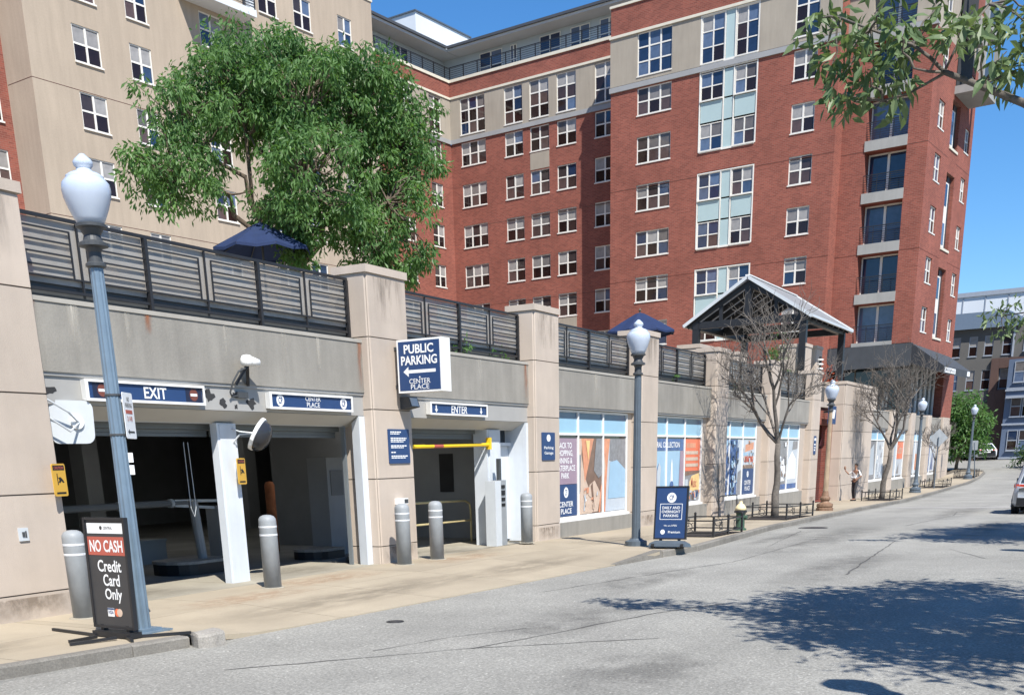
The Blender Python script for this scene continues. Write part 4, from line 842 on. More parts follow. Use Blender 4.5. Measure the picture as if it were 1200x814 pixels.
t = thing('pay_kiosk', 'tall grey pay kiosk at the right inside the second opening', 'kiosk', (18.3, 14.6, 0))
mb = MB(); mb.box(18.0, 18.6, 14.4, 14.9, -.01, 1.95); attach(mb.build('cabinet', MAT['interior_light']), t)
mb = MB(); mb.box(18.1, 18.5, 14.385, 14.4, 1.2, 1.7); attach(mb.build('panel', MAT['interior']), t)
t = thing('orange_post', 'rusty orange post standing behind the bollard in the second opening', 'post', (18.6, 16.5, 0))
mb = MB(); mb.lathe((18.6, 16.5, 0), [(.11, 0), (.11, 1.42), (.08, 1.48), (.001, 1.5)], 12); attach(mb.build('pipe', MAT['rust_iron'], smooth=True), t)
# bollards: one built, four copies
bp = proto('bollard', 'grey bollard with white bands half hidden behind the NO CASH sign', 'bollard', 'grey bollards before the garage')
mb = MB(); mb.lathe((0, 0, 0), [(.135, -.02), (.135, 1.0), (.13, 1.04), (.105, 1.075), (.06, 1.095), (.001, 1.1)], 20); attach(mb.build('sleeve', MAT['bollard'], smooth=True), bp)
for z in (.92, .80): mb = MB(); mb.lathe((0, 0, z), [(.136, -.014), (.1385, -.01), (.1385, .01), (.136, .014)], 20); attach(mb.build('band', MAT['band_white']), bp)
mb = MB(); mb.lathe((0, 0, 0), [(.19, .001), (.17, .009), (.14, .012)], 14); attach(mb.build('collar', MAT['garage_sill']), bp)
bp.location = (9.28, 11.55, 0)
for x, y, l in ((12.81, 11.47, 'grey bollard with white bands standing alone before the white post'), (16.63, 11.62, 'grey bollard in front of the pilaster with the notice plaque'), (17.72, 11.6, 'grey bollard at the left side of the ENTER opening'), (21.96, 11.9, 'grey bollard in front of the white door')):
    c = copy_tree(bp); c.location = (x, y, 0); c['label'] = l
# ---------------------------------------------------------------- street lamps
def lamp(x, y, label, shaft, base, flip=1, H=4.66):
    t = thing('street_lamp', label, 'street lamp', (x, y, zs(x)), 'street lamps with white acorn globes'); z = zs(x); c = (x, y, z)
    if base == 'plate':
        mb = MB(); mb.box(x-.27, x+.27, y-.2, y+.2, z, z+.02); mb.box(x-.15, x+.15, y-.15, y+.15, z+.02, z+.05)
    else:
        mb = MB(); mb.lathe(c, [(.31, 0), (.31, .09), (.27, .12), (.30, .16), (.29, .24), (.17, .29), (.14, .34), (.185, .39), (.19, .45), (.13, .52), (.105, .66), (.092, .70)] if base == 'urn' else [(.24, 0), (.24, .1), (.15, .13), (.12, .16)], 16)
    attach(mb.build('base', MAT['lamp_brown' if shaft == 'lamp_tan' else shaft]), t)
    z0 = {'plate': .05, 'urn': .7, 'disc': .16}[base]; top = H-1.0
    mb = MB(); mb.lathe(c, [(.098, z0), (.088, 1.4), (.078, 2.6), (.07, top)], 24, .10); s = attach(mb.build('shaft', MAT[shaft]), t)
    if shaft == 'lamp_blue':
        for zz in (2.17, 2.58): mb = MB(); mb.lathe((x, y, z+zz), [(.082, -.012), (.086, -.008), (.086, .008), (.082, .012)], 20); attach(mb.build('strap', MAT['lamp_dark']), s)
    mb = MB(); mb.lathe((x, y, z+top), [(.075, 0), (.105, .015), (.105, .04), (.075, .06), (.07, .15), (.09, .19), (.15, .205), (.15, .235), (.1, .26), (.085, .31), (.12, .37), (.155, .385), (.155, .41), (.13, .42)], 20); attach(mb.build('capital', MAT['lamp_dark'], smooth=False), t)
    mb = MB(); mb.lathe((x, y, z+top+.42), [(.13, -.01), (.16, .05), (.20, .14), (.235, .24), (.245, .31), (.235, .37), (.2, .41), (.185, .42), (.19, .435), (.15, .46), (.085, .485), (.07, .51), (.095, .535), (.10, .565), (.085, .59), (.05, .62), (.03, .64), (.001, .65)], 24); attach(mb.build('globe', MAT['globe'], smooth=True), t); return t
def globe_mat():
    m = bpy.data.materials.new('globe'); m.use_nodes = True; MAT['globe'] = m; p = m.node_tree.nodes['Principled BSDF']
    p.inputs['Base Color'].default_value = (.46, .52, .61, 1); p.inputs['Roughness'].default_value = .18; p.inputs['Subsurface Weight'].default_value = .35; p.inputs['Subsurface Radius'].default_value = (.2, .2, .2); p.inputs['Subsurface Scale'].default_value = .3
globe_mat()
lamp(8.66, 9.8, 'nearest street lamp, pale blue fluted pole with a small sign, beside the NO CASH sign', 'lamp_blue', 'plate', H=4.83)
lamp(22.04, 9.24, 'slim grey street lamp standing left of the blue board sign', 'lamp_grey', 'disc', H=4.46)
lamp(40.95, 9.7, 'rusty tan street lamp in front of the red gate', 'lamp_tan', 'urn', H=4.43)
lamp(63.8, 10.26, 'grey street lamp right of the second bare tree', 'lamp_grey', 'urn', H=4.82)
lamp(83.9, 10.04, 'farthest street lamp in front of the dense green tree', 'lamp_grey', 'urn', H=4.86)
for x, y, l in ((7.0, -.95, 'street lamp across the road throwing the round shadow on the asphalt'), (21.9, -.95, 'street lamp across the road between the two leafy trees')): lamp(x, y, l, 'lamp_grey', 'urn')
t = thing('pole_sign', 'narrow white parking rule sign strapped edge on to the nearest lamp pole', 'sign', (8.70, 9.70, 2.2))
U = Vector((.88, .47, 0)); mb = MB(); mb.plate((8.70, 9.70, 2.37), U, (0, 0, 1), rrect(-.02, .28, -.24, .24, .02, 2), .006); p = attach(mb.build('plate', MAT['white_print']), t)
n = U.cross(Vector((0, 0, 1))); O = Vector((8.70, 9.70, 2.37))+n*.006
mb = MB(); mb.plate(O, U, (0, 0, 1), rect(.03, .23, .02, .06), .002); letter(mb, '2 HR', O, U, (0, 0, 1), .13, -.03, .16, .05, .01); attach(mb.build('red_print', MAT['red_print']), p)
mb = MB(); letter(mb, 'NO\nPARKING', O, U, (0, 0, 1), .13, .14, .2, .11, .01); mb.plate(O, U, (0, 0, 1), [(.03, -.17), (.08, -.14), (.08, -.16), (.23, -.16), (.23, -.18), (.08, -.18), (.08, -.20)], .002); attach(mb.build('print', MAT['sign_grey']), p)
t = thing('sticker', 'two small white stickers on the nearest lamp pole', 'sticker', (8.68, 9.7, 1.9))
for z in (1.93, 1.8): mb = MB(); mb.plate((8.71, 9.707, z), Vector((.8, -.6, 0)), (0, 0, 1), rect(-.02, .03, -.05, .05), .004); attach(mb.build('sheet', MAT['white_print']), t)
# ---------------------------------------------------------------- pavement signs
t = thing('pavement_sign', 'dark standing sign reading NO CASH Credit Card Only with splayed feet', 'sign', (8.3, 9.72, 0))
x = 8.3; O = Vector((x, 0, 0)); U, V = Vector((-.06, -1, 0)).normalized(), Vector((.035, 0, 1)).normalized()
O = Vector((8.27, 9.78, .12)); n = U.cross(V).normalized(); w, h = .335, 1.17
mb = MB(); mb.plate(O, U, V, rect(-w, w, 0, h), .02); p = attach(mb.build('panel', MAT['sign_grey']), t)
mb = MB()
for r_ in (rect(-w-.02, -w+.012, -.02, h+.02), rect(w-.012, w+.02, -.02, h+.02), rect(-w, w, h-.008, h+.02), rect(-w, w, -.02, .008)): mb.plate(O-n*.02, U, V, r_, .055)
attach(mb.build('frame', MAT['steel_dark']), t)
mb = MB(); mb.plate(O+n*.02, U, V, rect(-w+.035, w-.035, h-.15, h-.04), .003); attach(mb.build('white_strip', MAT['white_print']), p)
mb = MB(); mb.plate(O+n*.0232, U, V, disc(-.06, h-.09, .022, 10), .002); letter(mb, 'CENTRAL', O+n*.023, U, V, .06, h-.09, .15, .03, .01, .2, .002); attach(mb.build('strip_print', MAT['sign_grey']), p)
mb = MB(); mb.plate(O+n*.02, U, V, rect(-w+.02, w-.02, h-.385, h-.185), .003); attach(mb.build('red_strip', MAT['red_print']), p)
mb = MB(); letter(mb, 'NO CASH', O+n*.023, U, V, 0, h-.285, .56, .13, .02, lift=.002)
for k, (tx, ww) in enumerate((('Credit', .4), ('Card', .28), ('Only', .29))): letter(mb, tx, O+n*.02, U, V, .02+.012*k, h-.5-.155*k-(.015 if tx == 'Only' else 0), ww, .13+(.03 if tx == 'Only' else 0), .018, lift=.003)
mb.plate(O+n*.02, U, V, rect(-.09, .02, .113, .208), .002); attach(mb.build('lettering', MAT['white_print']), p)
mb = MB(); letter(mb, 'VISA', O+n*.022, U, V, -.035, .16, .09, .04, .02, .2, .002); mb.plate(O+n*.0222, U, V, rect(-.09, .02, .188, .206), .001); attach(mb.build('card_print', MAT['navy_sign']), p)
mb = MB(); mb.plate(O+n*.02, U, V, disc(.075, .16, .045, 12), .002); attach(mb.build('card_disc', MAT['orange_sheet']), p)
mb = MB(); mb.plate(O+n*.02, U, V, disc(.115, .16, .045, 12), .0035); attach(mb.build('card_disc', MAT['beige_sheet']), p)
mb = MB()
for s in (-.22, .22): c = O+U*s; mb.bar(c-V*.12, c+V*.02, .045); mb.bar(c-V*.11-n*.08, c-V*.02, .04)
mb.bar(O-U*.33-V*.08, O+U*.33-V*.08, .16, .06); attach(mb.build('stand', MAT['steel_dark']), t)
for a, b in (((8.2, 10.05, .02), (8.33, 10.95, .02)), ((8.12, 9.95, .02), (7.75, 9.95, .02)), ((8.2, 9.55, .02), (8.05, 9.3, .02)), ((8.3, 9.5, .02), (8.75, 9.12, .02)), ((8.1, 9.6, .03), (7.62, 9.78, .02))): mb = MB(); mb.bar(a, b, .035, .03); attach(mb.build('foot', MAT['steel_dark']), t)
t = thing('pavement_sign', 'blue board sign about daily and overnight parking on a grey wheeled base', 'sign', (21.5, 8.25, zs(21.5)))
V = Vector((.10, .0, 1)).normalized(); U = Vector((.05, -1, 0)).normalized(); z0 = zs(21.5); O = Vector((21.48, 8.24, z0+.2)); n = U.cross(V).normalized(); w, h = .335, 1.03
mb = MB(); mb.plate(O, U, V, rect(-w, w, 0, h), .03); p = attach(mb.build('panel', MAT['navy_sign']), t)
mb = MB()
for r_ in (rect(-w-.02, -w+.01, -.02, h+.02), rect(w-.01, w+.02, -.02, h+.02), rect(-w, w, h-.008, h+.02), rect(-w, w, -.02, .008)): mb.plate(O-n*.02, U, V, r_, .06)
attach(mb.build('frame', MAT['steel_dark']), t); O2 = O+n*.03
mb = MB(); mb.plate(O2, U, V, disc(0, .82, .1, 18), .002)
for r_ in (rect(-.24, .24, .69, .70), rect(-.24, .24, .38, .39), rect(-.24, -.23, .39, .69), rect(.23, .24, .39, .69)): mb.plate(O2, U, V, r_, .002)
for tx, v, ww in (('DAILY AND', .62, .38), ('OVERNIGHT', .54, .40), ('PARKING', .46, .32)): letter(mb, tx, O2, U, V, 0, v, ww, .055, .012)
letter(mb, 'We are OPEN', O2, U, V, 0, .26, .28, .035, .0); letter(mb, 'Premium', O2, U, V, .09, .13, .26, .05, .012); mb.plate(O2, U, V, disc(-.16, .13, .05, 10), .002); attach(mb.build('lettering', MAT['white_print']), p)
mb = MB(); letter(mb, 'CP', O2+n*.002, U, V, 0, .82, .1, .1, .015, lift=.002); attach(mb.build('emblem_letters', MAT['navy_sign']), p)
mb = MB(); c = O-V*.1
mb.add([c+U*u+n*v+Vector((0, 0, 1))*zz for u, v, zz in ((-.4, .22, -.07), (.4, .22, -.07), (.4, -.22, -.07), (-.4, -.22, -.07), (-.38, .2, .0), (.38, .2, .0), (.38, -.2, .0), (-.38, -.2, .0), (-.3, .06, .055), (.3, .06, .055), (.3, -.06, .055), (-.3, -.06, .055))], [(0, 1, 5, 4), (1, 2, 6, 5), (2, 3, 7, 6), (3, 0, 4, 7), (4, 5, 9, 8), (5, 6, 10, 9), (6, 7, 11, 10), (7, 4, 8, 11), (8, 9, 10, 11)]); attach(mb.build('base', MAT['lamp_grey']), t)
for s in (-.2, .2): mb = MB(); mb.bar(O+U*s-V*.06, O+U*s+V*.0, .05); attach(mb.build('spring', MAT['black']), t)
for s in (-.3, .33): mb = MB(); c2 = c+U*s+n*.2; mb.tube([c2-U*.03-Vector((0, 0, .06)), c2+U*.03-Vector((0, 0, .06))], .05, 10); attach(mb.build('wheel', MAT['rubber']), t)
# ---------------------------------------------------------------- tree pits, hydrant, posts
def pit_fence(x0, x1, y0, y1, label, ornament=True):
    z = zs(x0); t = thing('tree_pit_fence', label, 'low fence', (x0, y0, z), 'low black fences round the tree pits'); zz = lambda x: zs(x)
    mb = MB(); n = 6; mb.quad((x0, y0, zz(x0)+.012), (x1, y0, zz(x1)+.012), (x1, y1, zz(x1)+.012), (x0, y1, zz(x0)+.012)); attach(mb.build('mulch_bed', MAT['mulch']), t)
    cs = [(x0, y0), ((x0+x1)/2, y0), (x1, y0), (x1, y1), ((x0+x1)/2, y1), (x0, y1)]
    for x, y in cs: mb = MB(); mb.box(x-.024, x+.024, y-.024, y+.024, zz(x), zz(x)+.44); mb.lathe((x, y, zz(x)+.44), [(.03, 0), (.035, .03), (.001, .06)], 6); attach(mb.build('post', MAT['rail_black']), t)
    for (a, b), (c, d) in zip(cs[:3]+cs[3:], cs[1:]+[cs[0]]):
        if (a, b) == cs[5] or (a, b) == cs[2]: pass
        for h in (.38, .10): mb = MB(); mb.bar((a, b, zz(a)+h), (c, d, zz(c)+h), .03); attach(mb.build('rail', MAT['rail_black']), t)
        if ornament:
            m = Vector(((a+c)/2, (b+d)/2, zz((a+c)/2)+.24)); dd = (Vector((c, d, 0))-Vector((a, b, 0))).normalized(); mb = MB()
            mb.tube([m+dd*.09*math.cos(q)+Vector((0, 0, .09*math.sin(q))) for q in [k*PI/6 for k in range(13)]], .011, 5, False)
            for q in (PI/4, 3*PI/4, 5*PI/4, 7*PI/4): mb.bar(m+dd*.09*math.cos(q)+Vector((0, 0, .09*math.sin(q))), m+dd*.17*math.cos(q)+Vector((0, 0, .135*math.sin(q))), .014)
            attach(mb.build('ornament', MAT['rail_black']), t)
    return t
pit_fence(25.0, 27.2, 8.5, 9.75, 'low black fence round an empty bed beside the blue board sign')
pit_fence(33.4, 36.6, 9.05, 10.6, 'low black fence round the foot of the first bare tree')
pit_fence(52.4, 55.5, 9.5, 10.75, 'low black fence round the foot of the second bare tree')
pit_fence(70.6, 74, 9.8, 11.1, 'low black fence by the diamond sign post')
pit_fence(85, 88, 9.8, 11.1, 'farthest low black fence beside the last lamp')
t = thing('fire_hydrant', 'green fire hydrant with a cream bonnet next to the tree pit fence', 'hydrant', (27.94, 8.78, zs(27.94))); x, y, z = 27.94, 8.78, zs(27.94)
mb = MB(); mb.lathe((x, y, z), [(.17, 0), (.17, .04), (.12, .06), (.115, .42), (.13, .45)], 12); attach(mb.build('barrel', MAT['hydrant_green'], smooth=False), t)
mb = MB(); mb.lathe((x, y, z), [(.17, .45), (.17, .49), (.14, .51)], 12); attach(mb.build('flange', MAT['steel_dark']), t)
mb = MB(); mb.lathe((x, y, z), [(.155, .51), (.14, .58), (.09, .65), (.04, .68), (.04, .73), (.001, .735)], 12); attach(mb.build('bonnet', MAT['cream'], smooth=True), t)
for dx, dy in ((-.17, 0), (.17, 0), (0, -.18)): mb = MB(); mb.tube([(x, y, z+.33), (x+dx, y+dy, z+.33)], .055, 8); attach(mb.build('outlet', MAT['hydrant_green']), t)
t = thing('pipe_guard', 'thin black pipe guard along the pavement by the sill wall', 'guard rail', (38, 11.9, -.2))
mb = MB(); mb.tube([(35.0, 11.75, zs(35)), (35.0, 11.75, zs(35)+.62), (35.2, 11.75, zs(35)+.68), (36.9, 11.75, zs(37)+.68), (37.0, 11.75, zs(37))], .02, 6); attach(mb.build('pipe', MAT['rail_black']), t)
def signpost(label, cat, x, y, H, kind, lean=0):
    z = zs(x); t = thing('road_sign', label, cat, (x, y, z)); mb = MB(); mb.tube([(x, y, z), (x+lean*.4, y-lean, z+H)], .035, 6); attach(mb.build('post', MAT['lamp_grey']), t)
    c = Vector((x+.06, y-lean, z+H-.05)); mb = MB()
    if kind == 'diamond':
        U = Vector((.35, -.93, 0)).normalized(); mb.plate(c, U, (0, 0, 1), [(-.53, 0), (0, -.53), (.53, 0), (0, .53)], .012)
    else:
        U = Vector((.1, -1, 0)).normalized(); mb.plate(c-Vector((0, 0, .15)), U, (0, 0, 1), rrect(-.24, .24, -.3, .34, .05, 2), .012)
    attach(mb.build('plate', MAT['bollard']), t)
signpost('grey back of a diamond road sign near the far tree pit', 'road sign', 70.0, 10.2, 2.9, 'diamond')
signpost('small leaning road sign at the street corner far right', 'road sign', 84.9, 9.7, 2.4, 'rect', -.25)
# ---------------------------------------------------------------- the big buildings (building axes: X away, Y towards the left, Z up)
def wall(mb, O, U, N, u0, u1, z0, z1, holes, depth=.16, jamb=True):
    """a wall face with real openings and their reveals; O + u*U at height z, N points outwards"""
    O, U, N = Vector(O), Vector(U), Vector(N)
    hs = [h for h in holes if h[0] < u1 and h[1] > u0 and h[2] < z1 and h[3] > z0]
    hs = [(max(h[0], u0), min(h[1], u1), max(h[2], z0), min(h[3], z1)) for h in hs]
    zz = sorted({z0, z1, *[h[2] for h in hs], *[h[3] for h in hs]})
    P = lambda u, z, d=0: O+U*u+Vector((0, 0, z))-N*d
    flip = U.cross(Vector((0, 0, 1))).dot(N) < 0
    def q(*p): mb.quad(*(p[::-1] if flip else p))
    for a, b in zip(zz, zz[1:]):
        if b-a < 1e-6: continue
        m = (a+b)/2; cut = sorted([(h[0], h[1]) for h in hs if h[2] < m < h[3]]); u = u0
        for c, d in cut+[(u1, u1)]:
            if c > u+1e-6: q(P(u, a), P(c, a), P(c, b), P(u, b))
            u = max(u, d)
    if jamb:
        for a, b, c, d in hs:
            q(P(a, c), P(b, c), P(b, c, depth), P(a, c, depth)); q(P(b, d), P(a, d), P(a, d, depth), P(b, d, depth)); q(P(a, d), P(a, c), P(a, c, depth), P(a, d, depth)); q(P(b, c), P(b, d), P(b, d, depth), P(b, c, depth))
_WM = {}
def win_mesh(w, h, nx, ny, mat='window_frame', f=.06):
    """frame with muntins, centred on its sill; outside is -y. Returns frame mesh and pane meshes"""
    key = (round(w, 3), round(h, 3), nx, ny, mat, f)
    if key in _WM: return _WM[key]
    mb = MB(); m = f*.7
    mb.box(-w/2, -w/2+f, -.03, .05, 0, h); mb.box(w/2-f, w/2, -.03, .05, 0, h); mb.box(-w/2+f, w/2-f, -.03, .05, 0, f); mb.box(-w/2+f, w/2-f, -.03, .05, h-f, h)
    for i in range(1, nx): x = -w/2+w*i/nx; mb.box(x-f*.95, x+f*.95, -.026, .045, f, h-f)
    for j in range(1, ny): z = h*j/ny; mb.box(-w/2+f, w/2-f, -.02, .04, z-m, z+m)
    mb.box(-w/2-.03, w/2+.03, -.15, -.03, -.07, .0)
    fr = mb.mesh('window', MAT[mat]); q = MB(); cw, ch = w/nx, h/ny; q.box(-cw/2, cw/2, .012, .02, 0, ch)
    pm = {k: q.mesh('pane', MAT[k]) for k in ('pane_top', 'pane_low', 'pane_blue')}
    _WM[key] = (fr, pm, [(-w/2+cw*(i+.5), 0, ch*j, j) for i in range(nx) for j in range(ny)], ny); return _WM[key]
WR = random.Random(8)
def window(par, pos, w, h, nx, ny, rz=0, blue=0., mat='window_frame', f=.06):
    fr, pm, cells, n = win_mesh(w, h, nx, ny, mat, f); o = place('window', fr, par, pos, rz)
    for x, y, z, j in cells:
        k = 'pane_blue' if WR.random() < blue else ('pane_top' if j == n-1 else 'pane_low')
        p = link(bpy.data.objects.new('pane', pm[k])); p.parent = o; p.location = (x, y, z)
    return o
FZ = -PI/2     # turns a window to face back along the street
def abox(name, par, mat, *b): return attach(MB().box(*b).build(name, MAT[mat]), par)
ROWS = [9.72+3*k for k in range(6)]           # sill heights 9.7 .. 24.7
HW = 1.66
# ---- tower
tw = thing('apartment_tower', 'tall red brick apartment tower with balconies and aqua window bays', 'apartment building', (76, 43.07, 3.9), bld=True)
F0, F1, Rr, XE = 76.0, 77.33, 21.12, 88.5
TOP = 31.55
win3 = [(38.30, 40.96)]; win2 = [(28.04, 29.62)]; bay = (32.02, 36.18)
holes = []
for z in ROWS: holes += [(-win3[0][1], -win3[0][0], z, z+HW), (-win2[0][1], -win2[0][0], z, z+HW)]
pairs = [(6.7, 11.4), (12.72, 17.4), (18.72, 23.4), (24.72, 26.45)]
pairs = [(9.72, 12.72+HW), (15.72, 18.72+HW), (21.72, 26.44)]
for a, b in pairs: holes.append((-bay[1], -bay[0], a-.05, b+.05 if b < 26 else 26.44))
mb = MB(); wall(mb, (F0, 0, 0), (0, -1, 0), (-1, 0, 0), -43.07, -26.6, 3.9, 26.44, holes)
attach(mb.build('wall', MAT['brick']), tw)
lh = [(-win3[0][1], -win3[0][0], 27.1, 29.68), (-win2[0][1], -win2[0][0], 27.1, 29.68), (-bay[1], -bay[0], 26.85, 29.68)]
mb = MB(); wall(mb, (F0-.03, 0, 0), (0, -1, 0), (-1, 0, 0), -43.1, -26.6, 26.8, 29.7, lh); attach(mb.build('limestone_wall', MAT['limestone']), tw)
abox('band', tw, 'grey_band', F0-.1, F0+.2, 26.58, 43.15, 26.44, 26.76); abox('cornice', tw, 'cream_trim', F0-.12, F0+.2, 26.58, 43.16, 29.7, 29.86)
mb = MB(); wall(mb, (F0, 0, 0), (0, -1, 0), (-1, 0, 0), -43.07, -26.6, 29.86, TOP, []); attach(mb.build('parapet', MAT['brick']), tw)
abox('coping', tw, 'cream_trim', F0-.08, F0+.5, 26.55, 43.15, TOP, TOP+.14)
for z in (14.18, 20.2):
    for y0, y1 in ((36.22, 43.07), (26.6, 31.98)): abox('joint', tw, 'joint', F0-.004, F0+.05, y0, y1, z, z+.035)
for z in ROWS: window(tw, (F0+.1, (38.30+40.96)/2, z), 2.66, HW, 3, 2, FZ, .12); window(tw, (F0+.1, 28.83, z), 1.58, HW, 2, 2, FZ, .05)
window(tw, (F0+.08, 39.63, 27.1), 2.66, 2.58, 3, 3, FZ, .8); window(tw, (F0+.08, 28.83, 27.1), 1.58, 2.58, 2, 3, FZ, .7)
for a, b in pairs+[(26.9, 29.68)]:
    y0, y1 = bay; lime = a > 26; single = False; hb = min(b, a+3+HW)
    fr = MB(); t_ = .075
    fr.box(F0-.03, F0+.1, y1-t_, y1, a-.05, b); fr.box(F0-.03, F0+.1, y0, y0+t_, a-.05, b); fr.box(F0-.04, F0+.1, y0+t_, y1-t_, a-.12, a)
    fr.box(F0-.03, F0+.1, y0+t_, y1-t_, b-.06, b)
    for y in (34.42, 33.68): fr.box(F0-.02, F0+.1, y-.035, y+.035, a, b-.06)
    B = attach(fr.build('window_bay', MAT['window_frame']), tw)
    cells = [(a, b-a)] if lime else [(a, HW), (hb-HW, HW)]
    for z, h in cells:
        for yc, ww in (((36.09+34.48)/2, 36.09-34.48), ((33.62+32.11)/2, 33.62-32.11)): window(tw, (F0+.06, yc, z), ww, h-.06, 2, 3 if lime else 2, FZ, .45, f=.045)
        abox('aqua_panel', B, 'aqua', F0+.03, F0+.08, 33.74, 34.36, z, z+h-.06)
    if not (lime or single):
        lo = a+HW
        for q0, q1 in ((34.5, 36.07), (32.13, 33.6)): abox('aqua_panel', B, 'aqua', F0+.02, F0+.08, q0, q1, lo+.04, hb-HW-.1)
        abox('aqua_panel', B, 'aqua', F0+.03, F0+.08, 33.74, 34.36, lo+.04, hb-HW-.1)
# the return and the balcony stack
mb = MB(); wall(mb, (0, 26.6, 0), (1, 0, 0), (0, -1, 0), F0, F1, 3.9, TOP, []); attach(mb.build('return_wall', MAT['brick']), tw)
SLB = [8.72+3*k for k in range(8)]; bh = []
for z in SLB: bh.append((-25.05, -22.4, z+.08, min(z+2.45, 31)))
mb = MB(); wall(mb, (F1, 0, 0), (0, -1, 0), (-1, 0, 0), -26.6, -Rr, 8.6, 26.44, bh, 1.0); attach(mb.build('wall', MAT['brick']), tw)
mb = MB(); wall(mb, (F1, 0, 0), (0, -1, 0), (-1, 0, 0), -26.6, -Rr, 26.8, 29.7, bh, 1.0); attach(mb.build('limestone_wall', MAT['limestone']), tw)
mb = MB(); wall(mb, (F1, 0, 0), (0, -1, 0), (-1, 0, 0), -26.6, -Rr, 29.86, TOP, []); attach(mb.build('parapet', MAT['brick']), tw)
abox('band', tw, 'grey_band', F1-.1, F1+.2, 25.06, 26.6, 26.44, 26.76); abox('band', tw, 'grey_band', F1-.1, F1+.2, Rr-.1, 22.39, 26.44, 26.76); abox('cornice', tw, 'cream_trim', F1-.12, F1+.2, Rr-.12, 26.6, 29.7, 29.86)
for z in (14.18, 20.2):
    for y0, y1 in ((25.06, 26.6), (Rr, 22.38)): abox('joint', tw, 'joint', F1-.004, F1+.03, y0, y1, z, z+.035)
for z in SLB:
    b = attach(MB().box(F1-.06, F1+1.0, 22.38, 25.07, z-.52 if z > 9 else z-.2, z+.075).build('balcony', MAT['slab_edge']), tw)
    mb = MB(); mb.box(F1+.98, F1+1.0, 22.4, 25.05, z+.08, z+2.45); attach(mb.build('balcony_glass', MAT['pane_blue']), b)
    mb = MB()
    for y in (22.45, 23.7, 23.78, 25.0): mb.box(F1+.92, F1+.975, y-.04, y+.04, z+.08, z+2.45)
    mb.box(F1+.92, F1+.975, 22.5, 24.96, z+2.36, z+2.45); attach(mb.build('door_frame', MAT['window_frame']), b)
    mb = MB()
    for k in range(7): mb.box(F1+.02, F1+.045, 22.41, 25.04, z+.2+.13*k, z+.225+.13*k)
    mb.box(F1+.01, F1+.06, 22.41, 25.04, z+1.08, z+1.13)
    for y in (23.3, 24.15): mb.box(F1+.015, F1+.05, y-.015, y+.015, z+.08, z+1.08)
    attach(mb.build('balcony_rail', MAT['rail_black']), b)
# street side of the tower
rh = []; c1 = (79.2, 80.72); c2 = (86.35, 87.6); slots = [(82.5, 84.6, 9.3, 13.7), (82.5, 84.6, 14.9, 19.4), (82.5, 84.6, 20.9, 23.6)]
RZ = [9.42, 12.42, 15.42, 18.42, 21.42, 24.6]
for z in RZ: rh += [(c1[0], c1[1], z, z+1.55), (c2[0], c2[1], z-.1, z+1.35)]
rh += slots
mb = MB(); wall(mb, (0, Rr, 0), (1, 0, 0), (0, -1, 0), F1, XE, 8.0, 26.44, rh, .28); attach(mb.build('wall', MAT['brick']), tw)
mb = MB(); wall(mb, (0, Rr, 0), (1, 0, 0), (0, -1, 0), F1, XE, 26.44, 29.7, [(c1[0], c1[1], 27.1, 29.4), (82.4, 85, 26.5, 29.2)], .28); attach(mb.build('limestone_wall', MAT['limestone']), tw)
mb = MB(); wall(mb, (0, Rr, 0), (1, 0, 0), (0, -1, 0), F1, XE, 29.7, TOP, []); attach(mb.build('parapet', MAT['brick']), tw)
for z in RZ: window(tw, (79.96, Rr+.12, z), 1.52, 1.55, 2, 2, 0, .6); window(tw, (86.97, Rr+.12, z-.1), 1.25, 1.45, 2, 2, 0, .4)
window(tw, (79.96, Rr+.12, 27.1), 1.52, 2.3, 2, 3, 0, .6)
for a, b, c, d in slots:
    s = abox('stair_slot', tw, 'window_frame', a+.02, a+1.25, Rr+.12, Rr+.2, c+.02, d-.5)
    abox('slot_sill', s, 'cream_trim', a-.05, b+.05, Rr-.06, Rr+.25, c-.14, c)
    abox('slot_back', s, 'shop_dark', a+1.25, b-.02, Rr+.24, Rr+.28, c, d)
    for z in (c+.25, d-1.9): abox('slot_glass', s, 'pane_blue', a+.3, a+.95, Rr+.1, Rr+.118, z, z+1.3)
for z in (14.18, 20.2):
    for x0, x1 in ((F1, 82.5), (84.6, XE)): abox('joint', tw, 'joint', x0, x1, Rr-.004, Rr+.05, z, z+.03)
# projecting balconies high on the street side
bb = abox('corner_balcony', tw, 'slab_edge', 82.6, 86.6, Rr-1.7, Rr, 23.9, 24.35)
abox('balcony_slab', bb, 'slab_edge', 82.6, 86.6, Rr-1.7, Rr, 27.4, 27.8)
for x in (82.6, 86.3): abox('balcony_pier', bb, 'slab_edge', x, x+.3, Rr-1.7, Rr-1.4, 24.36, 27.39); abox('balcony_pier', bb, 'slab_edge', x, x+.3, Rr-1.7, Rr-1.4, 27.81, TOP)
for z in (24.36, 27.81): abox('balcony_panel', bb, 'shop_dark', 82.9, 86.29, Rr-1.66, Rr-1.6, z, z+1.05); abox('recess_shade', bb, 'dark_hole', 82.7, 86.5, Rr-.06, Rr-.02, z, z+3)  # dark sheet on the wall painting the shade of the balcony recess
